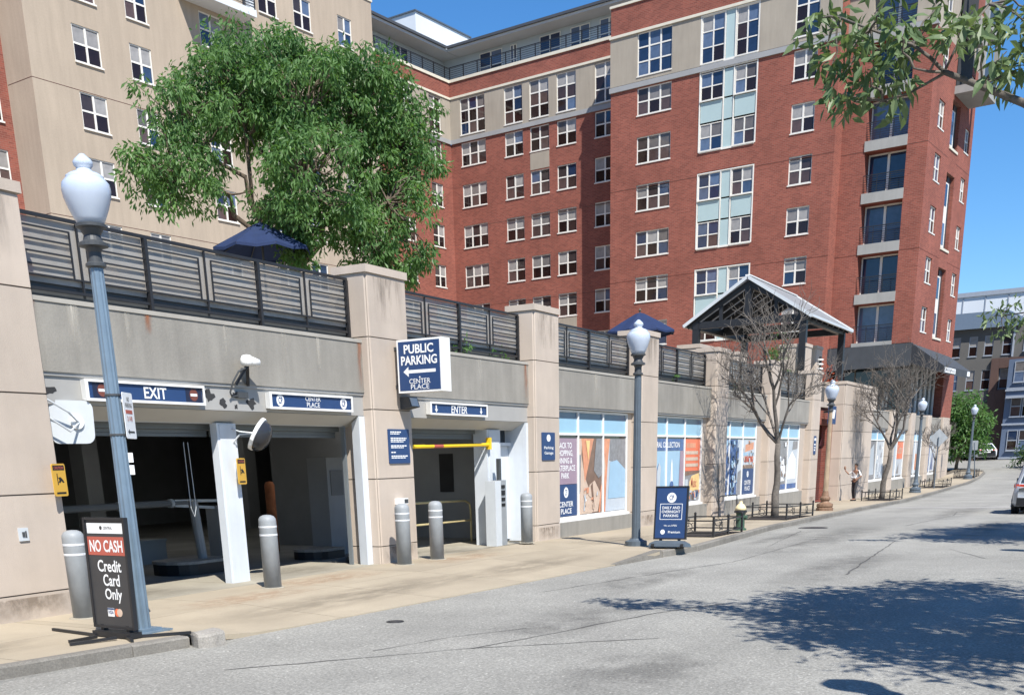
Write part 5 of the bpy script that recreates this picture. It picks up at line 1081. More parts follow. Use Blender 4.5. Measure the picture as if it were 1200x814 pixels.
# closed sides, roof, foot
mb = MB(); wall(mb, (0, 43.07, 0), (1, 0, 0), (0, 1, 0), F0, XE, 3.9, TOP, []); wall(mb, (XE, 0, 0), (0, -1, 0), (1, 0, 0), -43.07, -Rr, 3.9, TOP, []); attach(mb.build('side_wall', MAT['brick']), tw)
mb = MB(); mb.quad((F0+.1, Rr+.1, TOP-.1), (XE, Rr+.1, TOP-.1), (XE, 43.0, TOP-.1), (F0+.1, 43.0, TOP-.1)); attach(mb.build('roof', MAT['roof_dark']), tw)
abox('fascia', tw, 'awning', F1-.25, F1-.01, Rr-.15, 26.58, 7.15, 8.55)
abox('soffit', tw, 'shop_dark', F1-.2, XE, Rr+.02, 26.5, 7.9, 7.99)
# restaurant under the tower: dark glass between thin white mullions, brick piers
abox('shop_glass', tw, 'pane_shop', F1+1.2, F1+1.25, Rr+.3, 26.5, 3.95, 7.9)
for k in range(5): abox('shop_mullion', tw, 'far_grey', F1+1.12, F1+1.195, 21.4+k*1.2, 21.47+k*1.2, 3.95, 7.9)
abox('shop_glass', tw, 'pane_shop', F1+1.3, 85.4, Rr+.35, Rr+.4, 3.95, 7.9)
for k in range(6): abox('shop_mullion', tw, 'white_paint', 79.4+k*1.15, 79.5+k*1.15, Rr+.22, Rr+.34, 3.95, 7.4)
abox('brick_pier', tw, 'brick', 85.5, XE, Rr-.3, Rr+2, -.4, 7.95); abox('pier_base', tw, 'pilaster', 85.4, XE+.1, Rr-.4, Rr-.31, -.4, 3.6)
mb = MB(); X0, X1 = 75.2, 83.6
mb.add([(F1-.25, Rr-.16, 8.5), (X1+4.2, Rr-.02, 8.3), (X1, Rr-2.5, 6.95), (X0+1, Rr-2.5, 6.95), (F1-.25, Rr-.16, 7.3), (X1+4.2, Rr-.02, 7.3), (X1, Rr-2.5, 6.5), (X0+1, Rr-2.5, 6.5)], [(0, 1, 2, 3)[::-1], (3, 2, 6, 7)[::-1], (0, 3, 7, 4)[::-1], (1, 5, 6, 2)[::-1], (4, 7, 6, 5)[::-1]])
aw = attach(mb.build('awning', MAT['awning']), tw)
mb = MB(); mb.plate((0, Rr-2.5, 0), EX, EZ, rect(76.5, 79.3, 6.58, 6.88), .02); mb2 = mb; sg = attach(mb.build('awning_sign', MAT['white_print']), aw)
mb = MB(); letter(mb, 'WATERPLACE', (0, Rr-2.52, 0), EX, EZ, 77.9, 6.73, 2.4, .18, .01); attach(mb.build('lettering', MAT['sign_grey']), aw)
mb = MB(); mb.plate((0, Rr-2.5, 0), EX, EZ, rect(82.7, 83.4, 6.6, 6.9), .02); attach(mb.build('awning_sign', MAT['white_print']), aw)
# ---- wing behind the courtyard, with its own street-facing arm
wg = thing('apartment_wing', 'red brick apartment wing with a limestone top floor round the courtyard', 'apartment building', (78.7, 59.5, 3.9), bld=True)
XW, YL = 78.7, 59.5
cols = [(57.25, 2.45, 3), (53.3, 1.72, 2), (50.9, 1.76, 2), (48.45, 1.72, 2), (45.1, 1.72, 2)]
wh, lh = [], []
for c, w_, n in cols:
    for z in ROWS: wh.append((-c-w_/2, -c+w_/2, z, z+HW))
    lh.append((-c-w_/2, -c+w_/2, 26.95, 29.5))
mb = MB(); wall(mb, (XW, 0, 0), (0, -1, 0), (-1, 0, 0), -YL, -42.5, 3.9, 26.44, wh); attach(mb.build('wall', MAT['brick']), wg)
mb = MB(); wall(mb, (XW-.03, 0, 0), (0, -1, 0), (-1, 0, 0), -YL+.03, -42.5, 26.74, 29.6, lh); attach(mb.build('limestone_wall', MAT['limestone']), wg)
abox('band', wg, 'grey_band', XW-.1, XW+.2, 42.5, YL-.1, 26.44, 26.74); abox('cornice', wg, 'cream_trim', XW-.1, XW+.2, 42.5, YL-.1, 29.6, 29.75)
mb = MB(); wall(mb, (XW, 0, 0), (0, -1, 0), (-1, 0, 0), -YL, -42.5, 29.75, 30.78, []); attach(mb.build('parapet', MAT['brick']), wg)
abox('coping', wg, 'cream_trim', XW-.08, XW+.35, 42.5, YL-.08, 30.78, 30.98)
for c, w_, n in cols:
    for z in ROWS: window(wg, (XW+.1, c, z), w_, HW, n, 2, FZ, .1)
    window(wg, (XW+.08, c, 26.95), w_, 2.55, n, 3, FZ, .12)
abox('infill_panel', wg, 'limestone', XW-.02, XW+.05, 50.02, 51.78, 23.45, 24.6); abox('infill_panel', wg, 'limestone', XW-.02, XW+.05, 47.59, 49.31, 11.45, 12.6)
for z in (14.18, 20.2): abox('joint', wg, 'joint', XW-.004, XW+.05, 42.5, 57.2-1.25, z+.02, z+.05)
acols = [(76.7, 1.5), (73.0, 1.5), (69.2, 1.5), (65.2, 1.5)]
ah, al = [], []
for c, w_ in acols:
    for z in ROWS: ah.append((c-w_/2, c+w_/2, z, z+HW))
    al.append((c-w_/2, c+w_/2, 26.95, 29.5))
mb = MB(); wall(mb, (0, YL, 0), (1, 0, 0), (0, -1, 0), 61, XW, 3.9, 26.44, ah); attach(mb.build('wall', MAT['brick']), wg)
mb = MB(); wall(mb, (0, YL-.03, 0), (1, 0, 0), (0, -1, 0), 61, XW-.03, 26.74, 29.6, al); attach(mb.build('limestone_wall', MAT['limestone']), wg)
abox('band', wg, 'grey_band', 61, XW-.1, YL-.1, YL+.2, 26.44, 26.74); abox('cornice', wg, 'cream_trim', 61, XW-.1, YL-.1, YL+.2, 29.6, 29.75)
mb = MB(); wall(mb, (0, YL, 0), (1, 0, 0), (0, -1, 0), 61, XW, 29.75, 30.78, []); attach(mb.build('parapet', MAT['brick']), wg)
abox('coping', wg, 'cream_trim', 61, XW-.08, YL-.08, YL+.35, 30.78, 30.98)
for c, w_ in acols:
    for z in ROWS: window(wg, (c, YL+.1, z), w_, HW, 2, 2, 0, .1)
    window(wg, (c, YL+.08, 26.95), w_, 2.55, 2, 3, 0, .1)
# roof terrace: railing, set-back grey penthouse with dark windows, wide eave
rl = MB()
for k in range(6): rl.box(XW+.1, XW+.125, 42.5, YL+.1, 31.08+.14*k, 31.105+.14*k); rl.box(61, XW+.1, YL+.1, YL+.125, 31.08+.14*k, 31.105+.14*k)
rl.box(XW+.085, XW+.14, 42.5, YL+.085, 31.85, 31.9); rl.box(61, XW+.085, YL+.085, YL+.14, 31.85, 31.9)
rt = attach(rl.build('roof_railing', MAT['steel_dark']), wg)
for k in range(13): abox('railing_post', rt, 'steel_dark', XW+.08, XW+.15, 43+k*1.37, 43.06+k*1.37, 30.98, 31.85)
for k in range(13): abox('railing_post', rt, 'steel_dark', 61.5+k*1.4, 61.56+k*1.4, YL+.08, YL+.15, 30.98, 31.85)
abox('penthouse', wg, 'pent_wall', XW+1.9, XW+9, 42.6, YL+8, 30.4, 33.1); abox('penthouse', wg, 'pent_wall', 61, XW+1.88, YL+1.9, YL+8, 30.4, 33.08)
abox('terrace', wg, 'grey_band', XW+.36, XW+1.9, 42.6, YL+1.8, 30.4, 30.6)
abox('eave', wg, 'eave', XW+.35, XW+9.5, 42.6, YL+.3, 33.11, 33.28); abox('roof_edge', wg, 'roof_dark', XW+.2, XW+9.6, 42.6, YL+.3, 33.285, 33.46)
abox('eave', wg, 'eave', 61, XW+9, YL+.35, YL+9, 33.1, 33.28); abox('roof_edge', wg, 'roof_dark', 61, XW+.19, YL+.2, YL+9, 33.285, 33.46)
for c, w_ in ((56.6, 2.2), (54.4, .6), (51.0, 1.9), (48.3, 1.7), (45.8, 1.6)): window(wg, (XW+1.84, c, 30.9), w_, 2.0, 2, 2, FZ, .9)
for c in (75, 71, 67): window(wg, (c, YL+1.84, 30.9), 1.8, 1.9, 2, 2, 0, .9)
pt = thing('roof_plant', 'pale white box of roof plant with a round flue on the wing roof', 'roof structure', (77.9, 62, 33.46), bld=True)
mb = MB(); mb.add([(84, 61.2, 33.46), (92, 61.2, 33.46), (92, 67, 33.46), (84, 67, 33.46), (84, 61.2, 35.5), (92, 61.2, 35.5), (92, 67, 39.0), (84, 67, 39.0)], [(0, 1, 5, 4), (1, 2, 6, 5), (2, 3, 7, 6), (3, 0, 4, 7), (4, 5, 6, 7)])
mb = MB(); mb.box(77.9, 85.2, 62, 65, 33.465, 36.05); attach(mb.build('box', MAT['roof_white']), pt)
mb = MB(); mb.box(77.8, 85.3, 61.9, 65.1, 36.05, 36.15); attach(mb.build('coping', MAT['lamp_grey']), pt)
mb = MB(); mb.lathe((77.8, 65.6, 33.465), [(.32, 0), (.32, 2.3), (.36, 2.32), (.36, 2.5), (.001, 2.55)], 14); attach(mb.build('flue', MAT['roof_white'], smooth=False), pt)
# ---- tan block on the left
tb = thing('tan_building', 'tall tan apartment block with white windows behind the leafy terrace tree', 'apartment building', (36.7, 53.5, 3.9), bld=True)
XT0, XT1, YT, TT = 36.7, 62.6, 53.5, 30.6
tcols = [(40.15, 1.62, 0), (43.5, 1.4, .0), (48.6, 1.6, 0), (53.2, 1.5, 0), (56.1, 1.5, 0), (59.9, 1.3, 0)]
TZ = [9.72, 12.72, 15.76, 18.74, 21.74, 24.55, 27.4]
th = []
for c, w_, o in tcols:
    for z in TZ: th.append((c-w_/2, c+w_/2, z, z+1.65))
mb = MB(); wall(mb, (0, YT, 0), (1, 0, 0), (0, -1, 0), XT0, XT1, 3.9, TT, th, .12); wall(mb, (XT0, 0, 0), (0, -1, 0), (-1, 0, 0), -56.4, -YT, 3.9, TT, []); wall(mb, (XT1, 0, 0), (0, -1, 0), (1, 0, 0), -66, -YT, 3.9, TT, [])
attach(mb.build('wall', MAT['tan_wall']), tb)
abox('coping', tb, 'cream_trim', XT0-.05, XT1+.08, YT-.06, YT+.4, TT, TT+.2); abox('roof', tb, 'roof_dark', XT0+.1, XT1, YT+.41, 66, TT-.3, TT-.05)
for z in (14.4, 20.42, 26.4):
    abox('joint', tb, 'joint', XT0, XT1, YT-.004, YT+.02, z, z+.03); abox('joint', tb, 'joint', XT0-.004, XT0+.02, YT, 55.6, z, z+.03)
for c, w_, o in tcols:
    for z in TZ: window(tb, (c, YT+.07, z), w_, 1.65, 2, 2, 0, .45)
by_ = abox('balcony', tb, 'roof_white', 46.4, 51.0, YT-1.3, YT-.01, 26.4, 26.75)
mb = MB()
for k in range(7): mb.box(46.45, 50.95, YT-1.28, YT-1.25, 26.85+.14*k, 26.875+.14*k)
for k in range(6): mb.box(46.5+k*.88, 46.55+k*.88, YT-1.29, YT-1.24, 26.75, 27.8)
attach(mb.build('balcony_rail', MAT['rail_black']), by_)
abox('balcony_side', by_, 'roof_white', 50.6, 50.95, YT-1.2, YT-.9, 26.76, 29.5); abox('balcony_head', by_, 'roof_white', 46.4, 51.0, YT-1.3, YT-.01, 29.5, 29.9)
# ---- red block at the far left edge
rb = thing('brick_block', 'strip of red brick block behind the tan building at the left edge', 'apartment building', (36, 55.65, 3.9), bld=True)
rhs = [(34.9, 36.2, z, z+1.7) for z in TZ]
mb = MB(); wall(mb, (0, 55.65, 0), (1, 0, 0), (0, -1, 0), 26, 36.72, 3.9, 30, rhs, .12); attach(mb.build('wall', MAT['brick']), rb)
for z in TZ: window(rb, (35.55, 55.72, z), 1.3, 1.7, 2, 2, 0, .2)
abox('roof', rb, 'roof_dark', 26, 36.7, 55.66, 64, 29.8, 30)
# ---------------------------------------------------------------- far end of the street
fb = thing('far_apartment_house', 'grey and brown apartment house coloured as in shade at the end of the street', 'apartment building', (115, 27, .9), bld=True)
XF = 115.; FH = [2.2+2.8*k for k in range(4)]
fcols = [(27.2, .9), (25.6, .75), (24.2, .8), (22.6, .8)]
hh = [(-c-w_/2, -c+w_/2, z, z+1.75) for c, w_ in fcols for z in (10.2, 7.2, 4.0)]
mb = MB(); wall(mb, (XF, 0, 0), (0, -1, 0), (-1, 0, 0), -34, -12, .5, 12.7, hh, .12); attach(mb.build('wall', MAT['far_grey']), fb)
for c, w_ in fcols:
    for z in (10.2, 7.2, 4.0): window(fb, (XF+.08, c, z), w_, 1.75, 1, 2, FZ, .3, 'far_trim')
abox('brown_front', fb, 'far_brown', XF-.3, XF-.01, 23.05, 23.75, 3.2, 9.9); abox('brown_front', fb, 'far_brown', XF-.3, XF-.01, 12, 22.15, .5, 9.9); abox('brown_front', fb, 'far_brown', XF-.3, XF-.01, 22.16, 23.04, 9.0, 9.9); abox('brown_front', fb, 'far_brown', XF-.3, XF-.01, 22.16, 23.04, .5, 7.1); abox('brown_front', fb, 'far_brown', XF-.3, XF-.01, 23.76, 34, .5, 6.0)
bbx = abox('blue_bay', fb, 'far_blue', XF-1.8, XF-.31, 12, 21.9, .5, 9.6)
for z in (1.6, 4.6, 7.6):
    for c in (20.9, 19.9, 18.5, 17.5): window(fb, (XF-1.86, c, z), .9, 1.8, 1, 2, FZ, .5, 'far_trim')
    abox('bay_sill', bbx, 'far_trim', XF-1.95, XF-1.81, 12, 21.95, z-.75, z-.6)
abox('bay_balcony', bbx, 'far_trim', XF-2.6, XF-1.82, 12, 21.7, 6.2, 6.4); abox('bay_rail', bbx, 'far_trim', XF-2.6, XF-2.55, 12, 21.7, 7.0, 7.1)
mb = MB(); mb.add([(XF-.5, 34, 12.6), (XF-.5, 21.5, 12.6), (XF+6, 24, 14.7), (XF+6, 34, 14.7), (XF+14, 20, 12.6)], [(0, 3, 2, 1), (1, 2, 4)]); attach(mb.build('roof', MAT['lamp_grey']), fb)
abox('upper_front', fb, 'far_grey', XF, XF+6, 12, 21.4, 12.7, 14.6)
for c in (20.6, 19.3): window(fb, (XF-.04, c, 10.4), 1.1, 2.2, 1, 2, FZ, .8, 'far_trim')
abox('corner_pipe', fb, 'far_trim', XF-.2, XF-.05, 21.95, 22.1, 9.95, 13.5)
wh2 = thing('white_hall', 'pale white flat roofed hall behind the far apartment house', 'building', (150, 40, 1), bld=True)
abox('wall', wh2, 'roof_white', 150, 170, 20, 46, 0, 19.6); abox('roof_edge', wh2, 'far_trim', 149.8, 170.2, 19.8, 46.2, 19.6, 20.1)
for k in range(9): abox('seam', wh2, 'far_trim', 149.93, 149.99, 22+k*2.6, 22.12+k*2.6, 1, 19.5)
# ---------------------------------------------------------------- trees and plants
def leaf_quads(mb, c, n, R, size, rng, droop=.5, out=None):
    """n pointed folded leaves scattered round c"""
    for _ in range(n):
        d = rng.normal(size=3); d /= np.linalg.norm(d)+1e-9; p = c+d*R*rng.random()**.45*np.array([1, 1, .75])
        ax = d*.55+rng.normal(size=3)*.5+np.array([0, 0, -droop]); ax /= np.linalg.norm(ax)+1e-9
        s = np.cross(ax, rng.normal(size=3)); s /= np.linalg.norm(s)+1e-9; nn = np.cross(s, ax)
        L = size*(.7+.6*rng.random()); w = L*.17
        q = [p, p+ax*L*.5+s*w+nn*L*.06, p+ax*L, p+ax*L*.5-s*w+nn*L*.06]
        mb.add(q, [(0, 1, 2), (0, 2, 3)])
def branch_path(a, b, rng, wob=.08, n=5, sag=0.):
    a, b = np.array(a, float), np.array(b, float); L = np.linalg.norm(b-a); P = []
    for i in range(n+1):
        t = i/n; p = a+(b-a)*t; k = math.sin(PI*t)
        p = p+rng.normal(size=3)*wob*L*k*.5+np.array([0, 0, sag*L*k]); P.append(p)
    return P
def leafy_tree(name, label, base, lobes, trunk_top, limbs, leaf='leaf', size=.17, per=26, cl_r=.42, dens=9., seed=1, trunk_r=.16, group=None, bark='bark', exclude=None, lk=1., droop=.5):
    rng = np.random.default_rng(seed); t = thing(name, label, 'tree', base, group)
    base = np.array(base, float); top = np.array(trunk_top, float)
    mb = MB(); mb.tube(branch_path(base-[0, 0, .1], top, rng, .03), np.linspace(trunk_r*1.25, trunk_r*.8, 6), 10); nodes = [top]
    br = MB()
    for L in limbs:
        P = branch_path(top-np.array([0, 0, .15]), L, rng, .12, 7, .05); br.tube(P, np.linspace(trunk_r*.55, trunk_r*.14, 8), 6); nodes += P[2:]
    attach(mb.build('trunk', MAT[bark], smooth=True), t)
    cl = []
    for cx, cy, cz, r in lobes:
        n = max(6, int(dens*r*r*4)); r = r*lk
        for _ in range(n):
            d = rng.normal(size=3); d /= np.linalg.norm(d); cl.append(np.array([cx, cy, cz])+d*r*((.35+.65*rng.random()**.5) if rng.random() > .1 else rng.uniform(1., 1.28))*np.array([1, 1, .85]))
    fo = MB(); nodes = np.array(nodes)
    for c in cl:
        if exclude is not None and exclude(c): continue
        k = np.argmin(np.linalg.norm(nodes-c, axis=1)+.4*np.maximum(0, nodes[:, 2]-c[2]+.3)); P = branch_path(nodes[k], c, rng, .15, 4, .04); br.tube(P, np.linspace(.03, .008, 5), 4, False)
        leaf_quads(fo, c, int(per*(.6+.8*rng.random())), cl_r*(.7+.6*rng.random()), size, rng, droop)
    attach(br.build('limbs', MAT[bark], smooth=True), t); f = attach(fo.build('crown', MAT[leaf]), t); f['kind'] = 'stuff'; return t
LOB = [(20.85, 18.72, 10.1, 1.2), (22.16, 18.07, 10.35, 1.1), (23.44, 16.74, 10.25, 1.1), (24.0, 16.28, 9.41, 1.15), (21.97, 17.36, 9.64, 1.7), (19.7, 18.75, 9.3, 1.05), (19.41, 18.77, 7.93, .95), (18.64, 19.25, 8.03, .42), (21.17, 16.9, 7.9, 1.4), (23.27, 16.1, 7.6, 1.05), (23.5, 15.7, 6.65, .5), (21.91, 16.45, 7.1, .75), (22.0, 18.89, 9.89, 1.3), (23.83, 16.88, 8.74, 1.1), (19.24, 19.65, 7.65, .5), (23.93, 15.48, 8.57, .3), (22.6, 18.9, 7.6, .7), (22.7, 16.6, 6.7, .8), (23.4, 16.1, 6.3, .5), (21.3, 17.3, 6.7, .6)]
leafy_tree('leafy_tree', 'big leafy green tree on the terrace behind the blue umbrella', (22.1, 18.2, 3.93), LOB, (22.0, 18.1, 6.4), [(20.6, 18.7, 9.9), (22.2, 18.0, 10.4), (23.6, 16.9, 10.1), (24.0, 16.5, 8.8), (21.5, 17.2, 9.2), (19.6, 18.8, 8.8), (19.3, 18.9, 7.9), (21.1, 16.9, 7.8), (23.3, 16.2, 7.7), (22.3, 18.9, 9.3), (22.9, 17.4, 9.6), (20.9, 18.2, 8.9)], size=.145, per=80, cl_r=.34, dens=8.4, seed=4, lk=.9, droop=.85, trunk_r=.15)
def cyl_clip(c): return False
# leafy trees across the road (mostly outside the frame): their crowns throw the road shadows
def near_leaf_mesh():
    mb = MB(); L = .165; w = .03; P = []
    for i, (t, k) in enumerate(((0, .0), (.12, .35), (.35, 1), (.6, .85), (.85, .35), (1, 0))):
        P.append((t*L, k*w, -.25*t*t*L))
    up = [Vector((x, y, z+.3*y)) for x, y, z in P]; dn = [Vector((x, -y, z+.3*y)) for x, y, z in P]; mid = [Vector((x, 0, z)) for x, y, z in P]
    for i in range(5):
        if i == 0: mb.add([mid[0], mid[1], up[1]], [(0, 1, 2)]); mb.add([mid[0], dn[1], mid[1]], [(0, 1, 2)])
        elif i == 4: mb.add([mid[4], mid[5], up[4]], [(0, 1, 2)]); mb.add([mid[4], dn[4], mid[5]], [(0, 1, 2)])
        else: mb.quad(mid[i], mid[i+1], up[i+1], up[i]); mb.quad(dn[i], dn[i+1], mid[i+1], mid[i])
    return mb.mesh('leaf', MAT['leaf_near'])
LEAF = near_leaf_mesh()
def road_tree(label, base, top, lobes, limbs, tips, seed, vis_leaves, group, twigs):
    rng = np.random.default_rng(seed)
    t = leafy_tree('roadside_tree', label, base, lobes, top, limbs, 'leaf_near', .22, 30, .45, 9, seed, .17, group, 'bark')
    br = MB()
    for P, r0, r1 in twigs: br.tube(P, np.linspace(r0, r1, len(P)), 7)
    nodes = np.array([p for P, _, _ in twigs for p in P]); cents = tips
    for c in cents:
        k = np.argmin(np.linalg.norm(nodes-np.array(c), axis=1)); br.tube(branch_path(nodes[k], c, rng, .1, 4, .03), np.linspace(.012, .005, 5), 5, False)
    attach(br.build('branch', MAT['bark_grey'], smooth=True), t)
    ex = MB(); pts = [c for c in cents for _ in range(2)]                  # the leaves past the first 300, joined
    for c in pts: leaf_quads(ex, np.array(c)+rng.normal(size=3)*.05, 7, .17, .15, rng, .5)
    attach(ex.build('more_leaves', MAT['leaf_near']), t)['kind'] = 'stuff'
    n = 0
    for c in cents:
        for _ in range(vis_leaves):
            o = link(bpy.data.objects.new('leaf', LEAF)); c2 = Vector(c)+Vector(rng.normal(size=3)*.06)
            d = Vector(rng.normal(size=3)); d.z = d.z*.6-.35; d.normalize()
            q = d.to_track_quat('X', 'Z'); o.rotation_mode = 'QUATERNION'; o.rotation_quaternion = q @ Matrix.Rotation(rng.uniform(-.9, .9), 3, 'X').to_quaternion()
            attach(o, t, c2); s = rng.uniform(.7, 1.15); o.scale = (s, s*rng.uniform(.8, 1.2), s); n += 1
    return t
T1 = [[11.18, 2.78, 5.45], [11.22, 2.6, 5.33], [10.64, 2.33, 5.25], [10.69, 2.19, 5.14], [11.24, 2.12, 5.19], [11.0, 2.87, 5.19], [10.97, 2.78, 5.07], [10.77, 2.56, 5.11], [11.02, 2.39, 5.08], [11.05, 2.22, 5.09], [11.07, 2.03, 5.22], [10.81, 1.8, 5.05], [11.01, 1.77, 5.19], [10.81, 2.65, 4.78], [11.06, 2.59, 4.77], [11.29, 2.43, 4.93], [11.28, 2.3, 4.74], [11.02, 2.16, 4.88], [10.85, 2.64, 4.95], [10.77, 2.43, 4.9], [10.77, 1.52, 4.95], [10.78, 1.38, 4.81], [11.1, 1.28, 4.79], [11.0, 1.28, 5.15], [11.02, 1.47, 5.13], [11.36, 1.63, 5.35], [11.13, 1.37, 4.96], [11.16, 1.38, 4.79], [11.3, 2.0, 5.5], [11.2, 2.4, 5.55], [11.0, 2.95, 5.45], [11.3, 1.25, 5.3], [11.1, 1.15, 5.1]]
BR = [[[11.0, -2.2, 3.6], [11.02, -.9, 4.0], [11.06, .3, 4.25], [11.06, .97, 4.39], [11.04, 1.18, 4.53], [11.04, 1.53, 4.71], [11.05, 1.84, 4.87]], [[11.05, 1.84, 4.87], [11.03, 1.96, 4.99], [11.05, 2.12, 5.12], [11.02, 2.48, 5.29], [10.97, 2.73, 5.41]], [[11.05, 1.84, 4.87], [10.93, 1.94, 4.86], [10.9, 2.07, 4.9]], [[11.05, 1.84, 4.86], [11.12, 2.01, 4.82], [11.1, 2.13, 4.77], [11.06, 2.34, 4.74]], [[11.05, 1.84, 4.87], [11.1, 1.75, 5.1], [11.2, 1.55, 5.35]]]
road_tree('leafy tree across the road whose branch hangs into the top right corner', (10.9, -2.4, zs(11)), (10.95, -2.3, 3.6),
          [(9.3, -2.1, 6.3, 1.6), (10.6, -2.4, 6.2, 1.6), (12.2, -1.8, 6.0, 1.4), (8.2, -2.4, 5.7, 1.2), (11.8, -.5, 5.9, .75), (10.2, -1.0, 6.3, .9), (13.2, -2.2, 6.2, 1.1), (11.0, -.2, 6.0, .6), (12.3, .0, 5.7, .5), (9.2, -.9, 5.6, .7)],
          [(10.2, -1.9, 6.3), (11.8, -2.2, 6.3), (13.0, -1.5, 6.0), (9.1, -2.2, 5.7), (12.4, -.4, 5.8), (11.1, -.9, 6.2), (13.8, -2, 6.1)], T1, 21, 9, 'leafy trees across the road', [(BR[0], .05, .022), (BR[1], .017, .008), (BR[2], .014, .007), (BR[3], .013, .007), (BR[4], .012, .007)])
T2 = [[24.34, 2.81, 4.23], [24.35, 2.68, 4.41], [24.37, 2.5, 4.17], [24.38, 2.38, 4.46], [24.4, 2.24, 4.22], [24.37, 2.55, 3.94], [24.4, 2.21, 3.84], [24.41, 2.09, 4.51], [24.42, 1.97, 4.13]]
road_tree('leafy tree across the road whose leaves show at the right edge', (27.6, -2.6, zs(27)), (27.5, -2.5, 3.6),
          [(27.0, -1.2, 5.8, 1.6), (28.4, -1.6, 5.9, 1.6), (29.6, -2.0, 6.0, 1.5), (26.2, .1, 5.4, 1.0), (25.4, .9, 5.0, .75), (28.0, -.2, 5.7, 1.0), (30.6, -1.5, 5.8, 1.1), (24.6, -.8, 5.6, 1.3), (25.8, -1.8, 5.9, 1.3), (26.6, -.9, 5.4, 1.1)],
          [(24.7, -.9, 5.6), (25.8, -1.8, 5.8), (27, -1.2, 5.7), (28.4, -1.6, 5.9), (29.6, -2, 5.9), (26.2, .1, 5.3), (28, -.2, 5.6), (30.5, -1.5, 5.7), (25.4, .9, 4.9)], T2, 33, 6, 'leafy trees across the road', [([[26.2, .1, 5.0], [25.2, 1.1, 4.6], [24.5, 2.0, 4.3], [24.36, 2.6, 4.25]], .03, .01)])
# bare street trees
def bare_tree(label, base, H, seed, forks, trunk_r=.13, lean=(0, 0)):
    rng = np.random.default_rng(seed); t = thing('bare_tree', label, 'tree', base, 'bare street trees in their pits'); base = np.array(base, float)
    tr = MB(); fork = base+np.array([lean[0], lean[1], H*.36]); tr.tube(branch_path(base-[0, 0, .05], fork, rng, .04, 6), np.linspace(trunk_r*1.3, trunk_r*.8, 7), 10); attach(tr.build('trunk', MAT['bark_grey'], smooth=True), t)
    tw = MB(); cnt = [0]
    def grow(p, d, L, r, lev):
        d = d/np.linalg.norm(d); n = 4; P = [p]; q = p.copy(); dd = d.copy()
        for i in range(n):
            dd = dd+rng.normal(size=3)*.13+np.array([0, 0, .06]); dd /= np.linalg.norm(dd); q = q+dd*L/n; P.append(q.copy())
        mb = limb if lev == 0 else tw
        mb.tube(P, np.linspace(r, r*.5, n+1), 6 if lev < 2 else 4, False); cnt[0] += 1
        if lev >= 4: return
        kids = [4, 5, 4, 3][lev]
        for k in range(kids):
            tpos = .35+.65*(k+rng.random()*.6)/kids; idx = min(n, int(tpos*n)+1); s = P[idx]
            side = np.cross(dd, rng.normal(size=3)); side /= np.linalg.norm(side)+1e-9
            nd = dd*.75+side*(.65+.25*rng.random())+np.array([0, 0, .18]); grow(s, nd, L*rng.uniform(.5, .72), max(r*.52, .0075), lev+1)
    for d, L, r in forks:
        limb = MB(); grow(fork.copy(), np.array(d, float), L, r, 0); attach(limb.build('limb', MAT['bark_grey'], smooth=True), t)
    o = attach(tw.build('twigs', MAT['bark_grey']), t); o['kind'] = 'stuff'; return t
bare_tree('first bare street tree with forked grey limbs in front of the storefront windows', (34.75, 9.8, zs(34.7)), 6.3, 3, [((-.1, .62, .62), 1.7, .07), ((0, -.05, 1), 2.2, .075), ((.3, .45, .95), 2.0, .05), ((.1, -.4, .95), 1.5, .045)], .10)
bare_tree('second bare street tree with dense upright twigs beside the wide beige block', (54.4, 10.25, zs(54.4)), 6.2, 7, [((-.1, .6, .85), 1.9, .065), ((0, -.35, 1), 2.2, .08), ((.2, -.75, .9), 2.1, .065), ((.3, .2, 1), 2.1, .065), ((-.2, -.2, 1), 2.0, .05)], .11, (0, -.25))
bare_tree('small thin bare sapling beside the diamond road sign', (72.2, 10.6, zs(72)), 4.2, 12, [((0, .4, .9), 1.1, .03), ((0, -.4, .9), 1.1, .03), ((.3, 0, 1), 1.2, .03)], .05)
# far trees and shrubs
leafy_tree('dense_tree', 'dense bright green tree standing at the far street corner behind the last lamp', (98, 12.7, zs(98)), [(98, 12.6, 4.9, 1.5), (98, 13.3, 3.7, 1.4), (98, 11.7, 3.9, 1.3), (98.2, 12.3, 2.6, 1.5), (98, 13.6, 2.0, 1.0), (98, 11.2, 2.4, .9)], (98, 12.6, 1.8), [(98, 12.6, 4.8), (98, 13.2, 3.8), (98, 11.8, 3.8)], 'leaf', .34, 24, .6, 7, 9, .12)
for i, (x, y, h, l) in enumerate(((97.5, 5.5, 2.9, 'dark overgrown shrub nearest the right edge at the street end'), (100, 7.0, 2.6, 'dark rounded shrub in front of the blue bay at the street end'), (99, 3.4, 4.2, 'tall dark shrub behind the silver car at the right edge'))):
    z = zs(x); leafy_tree('dark_shrub', l, (x, y, z), [(x, y, z+h*.45, h*.42), (x, y+.8, z+h*.3, h*.33), (x+.3, y-.9, z+h*.38, h*.36)], (x, y, z+.6), [(x, y, z+h*.6)], 'leaf_dark', .3, 22, .55, 7, 40+i, .07)
def shrub(x, y, z, r, h, label, leaf='leaf', seed=1, name='shrub'):
    rng = np.random.default_rng(seed); t = thing(name, label, 'plant', (x, y, z)); mb = MB(); st = MB()
    for _ in range(int(26*r*h*6)+8): leaf_quads(mb, np.array([x, y, z+h*.5])+rng.normal(size=3)*np.array([r*.45, r*.45, h*.24]), 10, .14, .13, rng, .1)
    for k in range(5): a = k*1.3; st.tube([(x, y, z), (x+r*.3*math.cos(a), y+r*.3*math.sin(a), z+h*.7)], .012, 4)
    attach(mb.build('foliage', MAT[leaf]), t)['kind'] = 'stuff'; attach(st.build('stem', MAT['bark']), t)
